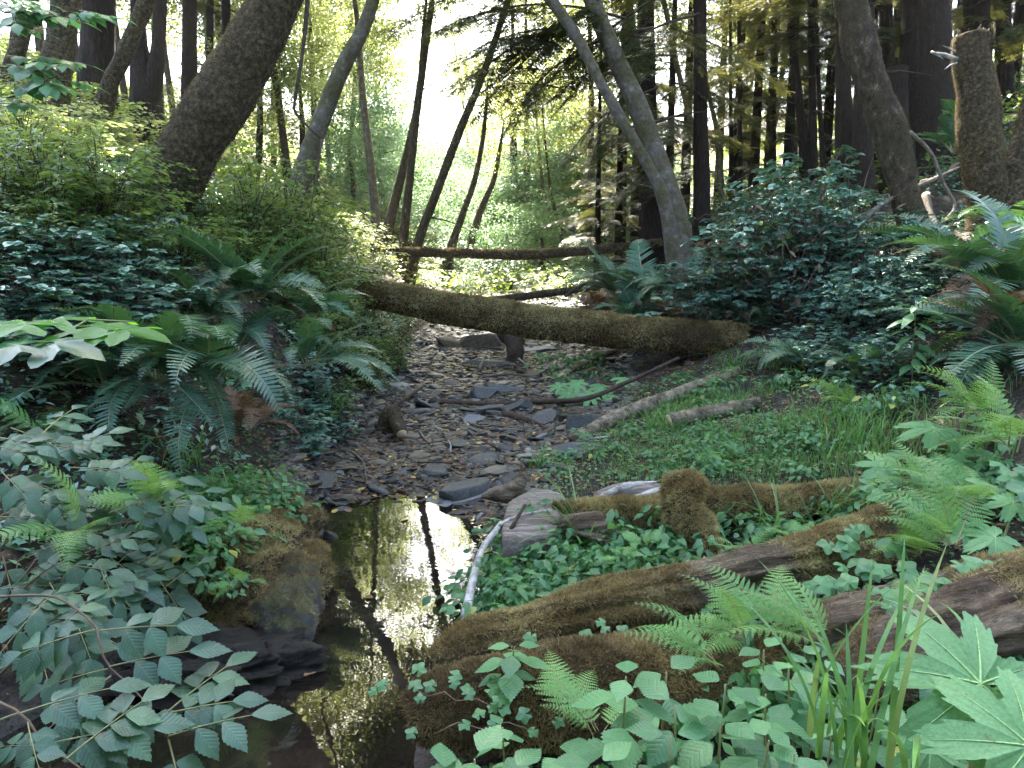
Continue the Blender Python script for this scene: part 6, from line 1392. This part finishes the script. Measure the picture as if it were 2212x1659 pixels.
# continuous undergrowth
mb = MB()
def under(n, x0, x1, y0, y1, size, hmax, sc_, thr=-.3, tpl=LEAF_LO):
    x = rng.uniform(x0, x1, n); y = y0 + (y1 - y0) * rng.random(n) ** .8; l, r = creek(y); k = ((x < l - .25) | (x > r + .35) | (y > 14.2)) & (fbm(np.stack([x, y, 0 * x], 1), sc_, 2, 77) > thr)
    x, y = x[k], y[k]; p = on_ground(x, y, 0); hh = hmax * (.5 + .5 * fbm(p, sc_ * 1.3, 2, 70)) ; p[:, 2] += rng.random(len(p)) ** .7 * hh
    mb.inst(tpl, leafrot(len(p), (-.2, .6), .4), p, size * rng.uniform(.5, 1.3, len(p)))
under(60000, -16, 16, 11, 32, .13, .9, .5); under(60000, -40, 40, 30, 75, .30, 1.8, .2, -.6)
o = obj('undergrowth', mb.mesh('undergrowth', M['shrub'], False)); o['kind'] = 'stuff'; o['label'] = 'leafy undergrowth covering the far slopes'
mb = MB()
under(26000, -6, -1.3, 4.2, 11, .065, .35, 1.2, -.2); under(16000, 2.3, 8, 4.5, 12, .065, .3, 1.2, -.1); under(8000, -4.5, -1.3, 2.4, 5, .05, .15, 2, -.1)
o = obj('bank_undergrowth', mb.mesh('bank_undergrowth', M['bramble'], False)); o['kind'] = 'stuff'; o['label'] = 'small dark leaves covering the near banks'
# unseen leaf screen added behind the viewer to deepen shade on the banks
mb = MB(); n = 42000; a = rng.uniform(math.pi * .98, math.pi * 2.02, n); q = rng.uniform(7, 12, n); z = 11 * rng.random(n) ** 1.1
pos = np.stack([q * np.cos(a) * 1.1, q * np.sin(a) * .8 - .5, z], 1); pos = pos[fbm(pos, .35, 2, 60) > -.22]; pos[:, 2] += H(pos[:, 0], pos[:, 1])
mb.inst(LEAF_LO, leafrot(len(pos), (-.3, 1.2), .7), pos, rng.uniform(.2, .42, len(pos)))
o = obj('added_leaf_screen', mb.mesh('added_leaf_screen', M['conifer'], False)); o['kind'] = 'stuff'; o['label'] = 'dark wood continuing behind the viewer'
# haze: the air that pales the far trees
hz = MB().add([(-90, -10, -3), (90, -10, -3), (90, 150, -3), (-90, 150, -3), (-90, -10, 48), (90, -10, 48), (90, 150, 48), (-90, 150, 48)], [(0, 3, 2, 1), (4, 5, 6, 7), (0, 1, 5, 4), (1, 2, 6, 5), (2, 3, 7, 6), (3, 0, 4, 7)])
m, n_, out = newmat('haze_air'); pv = n_.nodes.new('ShaderNodeVolumePrincipled'); pv.inputs['Color'].default_value = (1, .97, .9, 1); pv.inputs['Density'].default_value = .0007; pv.inputs['Anisotropy'].default_value = .55
n_.links.new(pv.outputs[0], out.inputs['Volume'])
HAZE = True
if HAZE:
    o = obj('haze', hz.mesh('haze', m, False)); o['kind'] = 'stuff'; o['label'] = 'pale sunlit haze between the trees'
print('background', len(THINGS), flush=True)
#@@LABELS
LM = [('the forked redwood', 315, 200), ('the big leaning trunk foot', 350, 470), ('the big leaning trunk middle', 480, 200), ('the upper left mossy trunk', 118, 150), ('the left photo edge', 0, 330), ('the hanging vine', 640, 240),
      ('the thick crossing log left end', 725, 620), ('the thick crossing log middle', 1150, 700), ('the thick crossing log right end', 1600, 735), ('the upper crossing log', 1120, 550), ('the highest big sword fern', 560, 650),
      ('the drooping dark sword fern', 345, 850), ('the small dark stump', 845, 915), ('the largest slab stone', 997, 1060), ('the flat grey stump', 1160, 1100), ('the pool outlet edge', 850, 1100), ('the slanting pale log', 1400, 885),
      ('the sawn log end', 1445, 910), ('the upright mossy stub', 1480, 1100), ('the long mossy log blunt end', 935, 1420), ('the long mossy log right end', 2000, 1140), ('the bright yellow green fern', 1760, 1370), ('the giant coltsfoot leaf', 2150, 1480),
      ('the small coltsfoot leaves', 1990, 900), ('the broken snag', 2115, 300), ('the snag foot', 2130, 510), ('the lumpy leaning alder foot', 1975, 540), ('the lumpy leaning alder middle', 1900, 220), ('the giant redwood', 2005, 200), ('the black straight redwood', 1513, 200),
      ('the two crossing pale trunks', 1430, 430), ('the strongly leaning thin trunk', 905, 515), ('the tall sky gap trunk', 890, 350), ('the olive mossy mound', 566, 1220), ('the dark left gravel edge', 760, 990), ('the far gravel slate', 1050, 790),
      ('the tilted slate', 1060, 892), ('the flat level slate', 1052, 995), ('the dark angular stone', 1262, 920), ('the right photo edge', 2212, 650), ('the lower right corner', 2212, 1659), ('the bottom centre nettles', 1030, 1620), ('the tall weedy stem', 1985, 740), ('the split stick', 1135, 915), ('the long curved branch', 1200, 872), ('the upper right corner', 2212, 0), ('the top centre', 1106, 0), ('the upper left corner', 0, 0)]
ORD = ['nearest', 'second nearest', 'third nearest', 'fourth nearest', 'fifth nearest', 'sixth nearest', 'seventh nearest', 'eighth nearest', 'ninth nearest', 'tenth nearest', 'eleventh nearest', 'twelfth nearest']
def auto_labels():
    from collections import defaultdict
    g = defaultdict(list)
    for o in THINGS:
        if o['label'].startswith('@'): g[o['label'][1:]].append(o)
    for ph, os_ in g.items():
        pos = np.array([proj(np.array(o.location) + [0, 0, .0]) for o in os_]); best = {}
        for (nm, u, v) in LM:
            d = np.hypot(pos[:, 0] - u, pos[:, 1] - v); od = np.argsort(d)
            for rk, i in enumerate(od[:12]):
                sc = rk * 60 + d[i]
                if i not in best or sc < best[i][0]: best[i] = (sc, rk, nm)
        for i, o in enumerate(os_):
            if i in best: o['label'] = f'{ph}, {ORD[best[i][1]]} to {best[i][2]}'
            else:
                o['label'] = ph + ', in a mass of others'
auto_labels()
print('things', len(THINGS), flush=True)
if False: [print('LONG', o['label']) for o in THINGS if len(o['label'].split()) > 15]
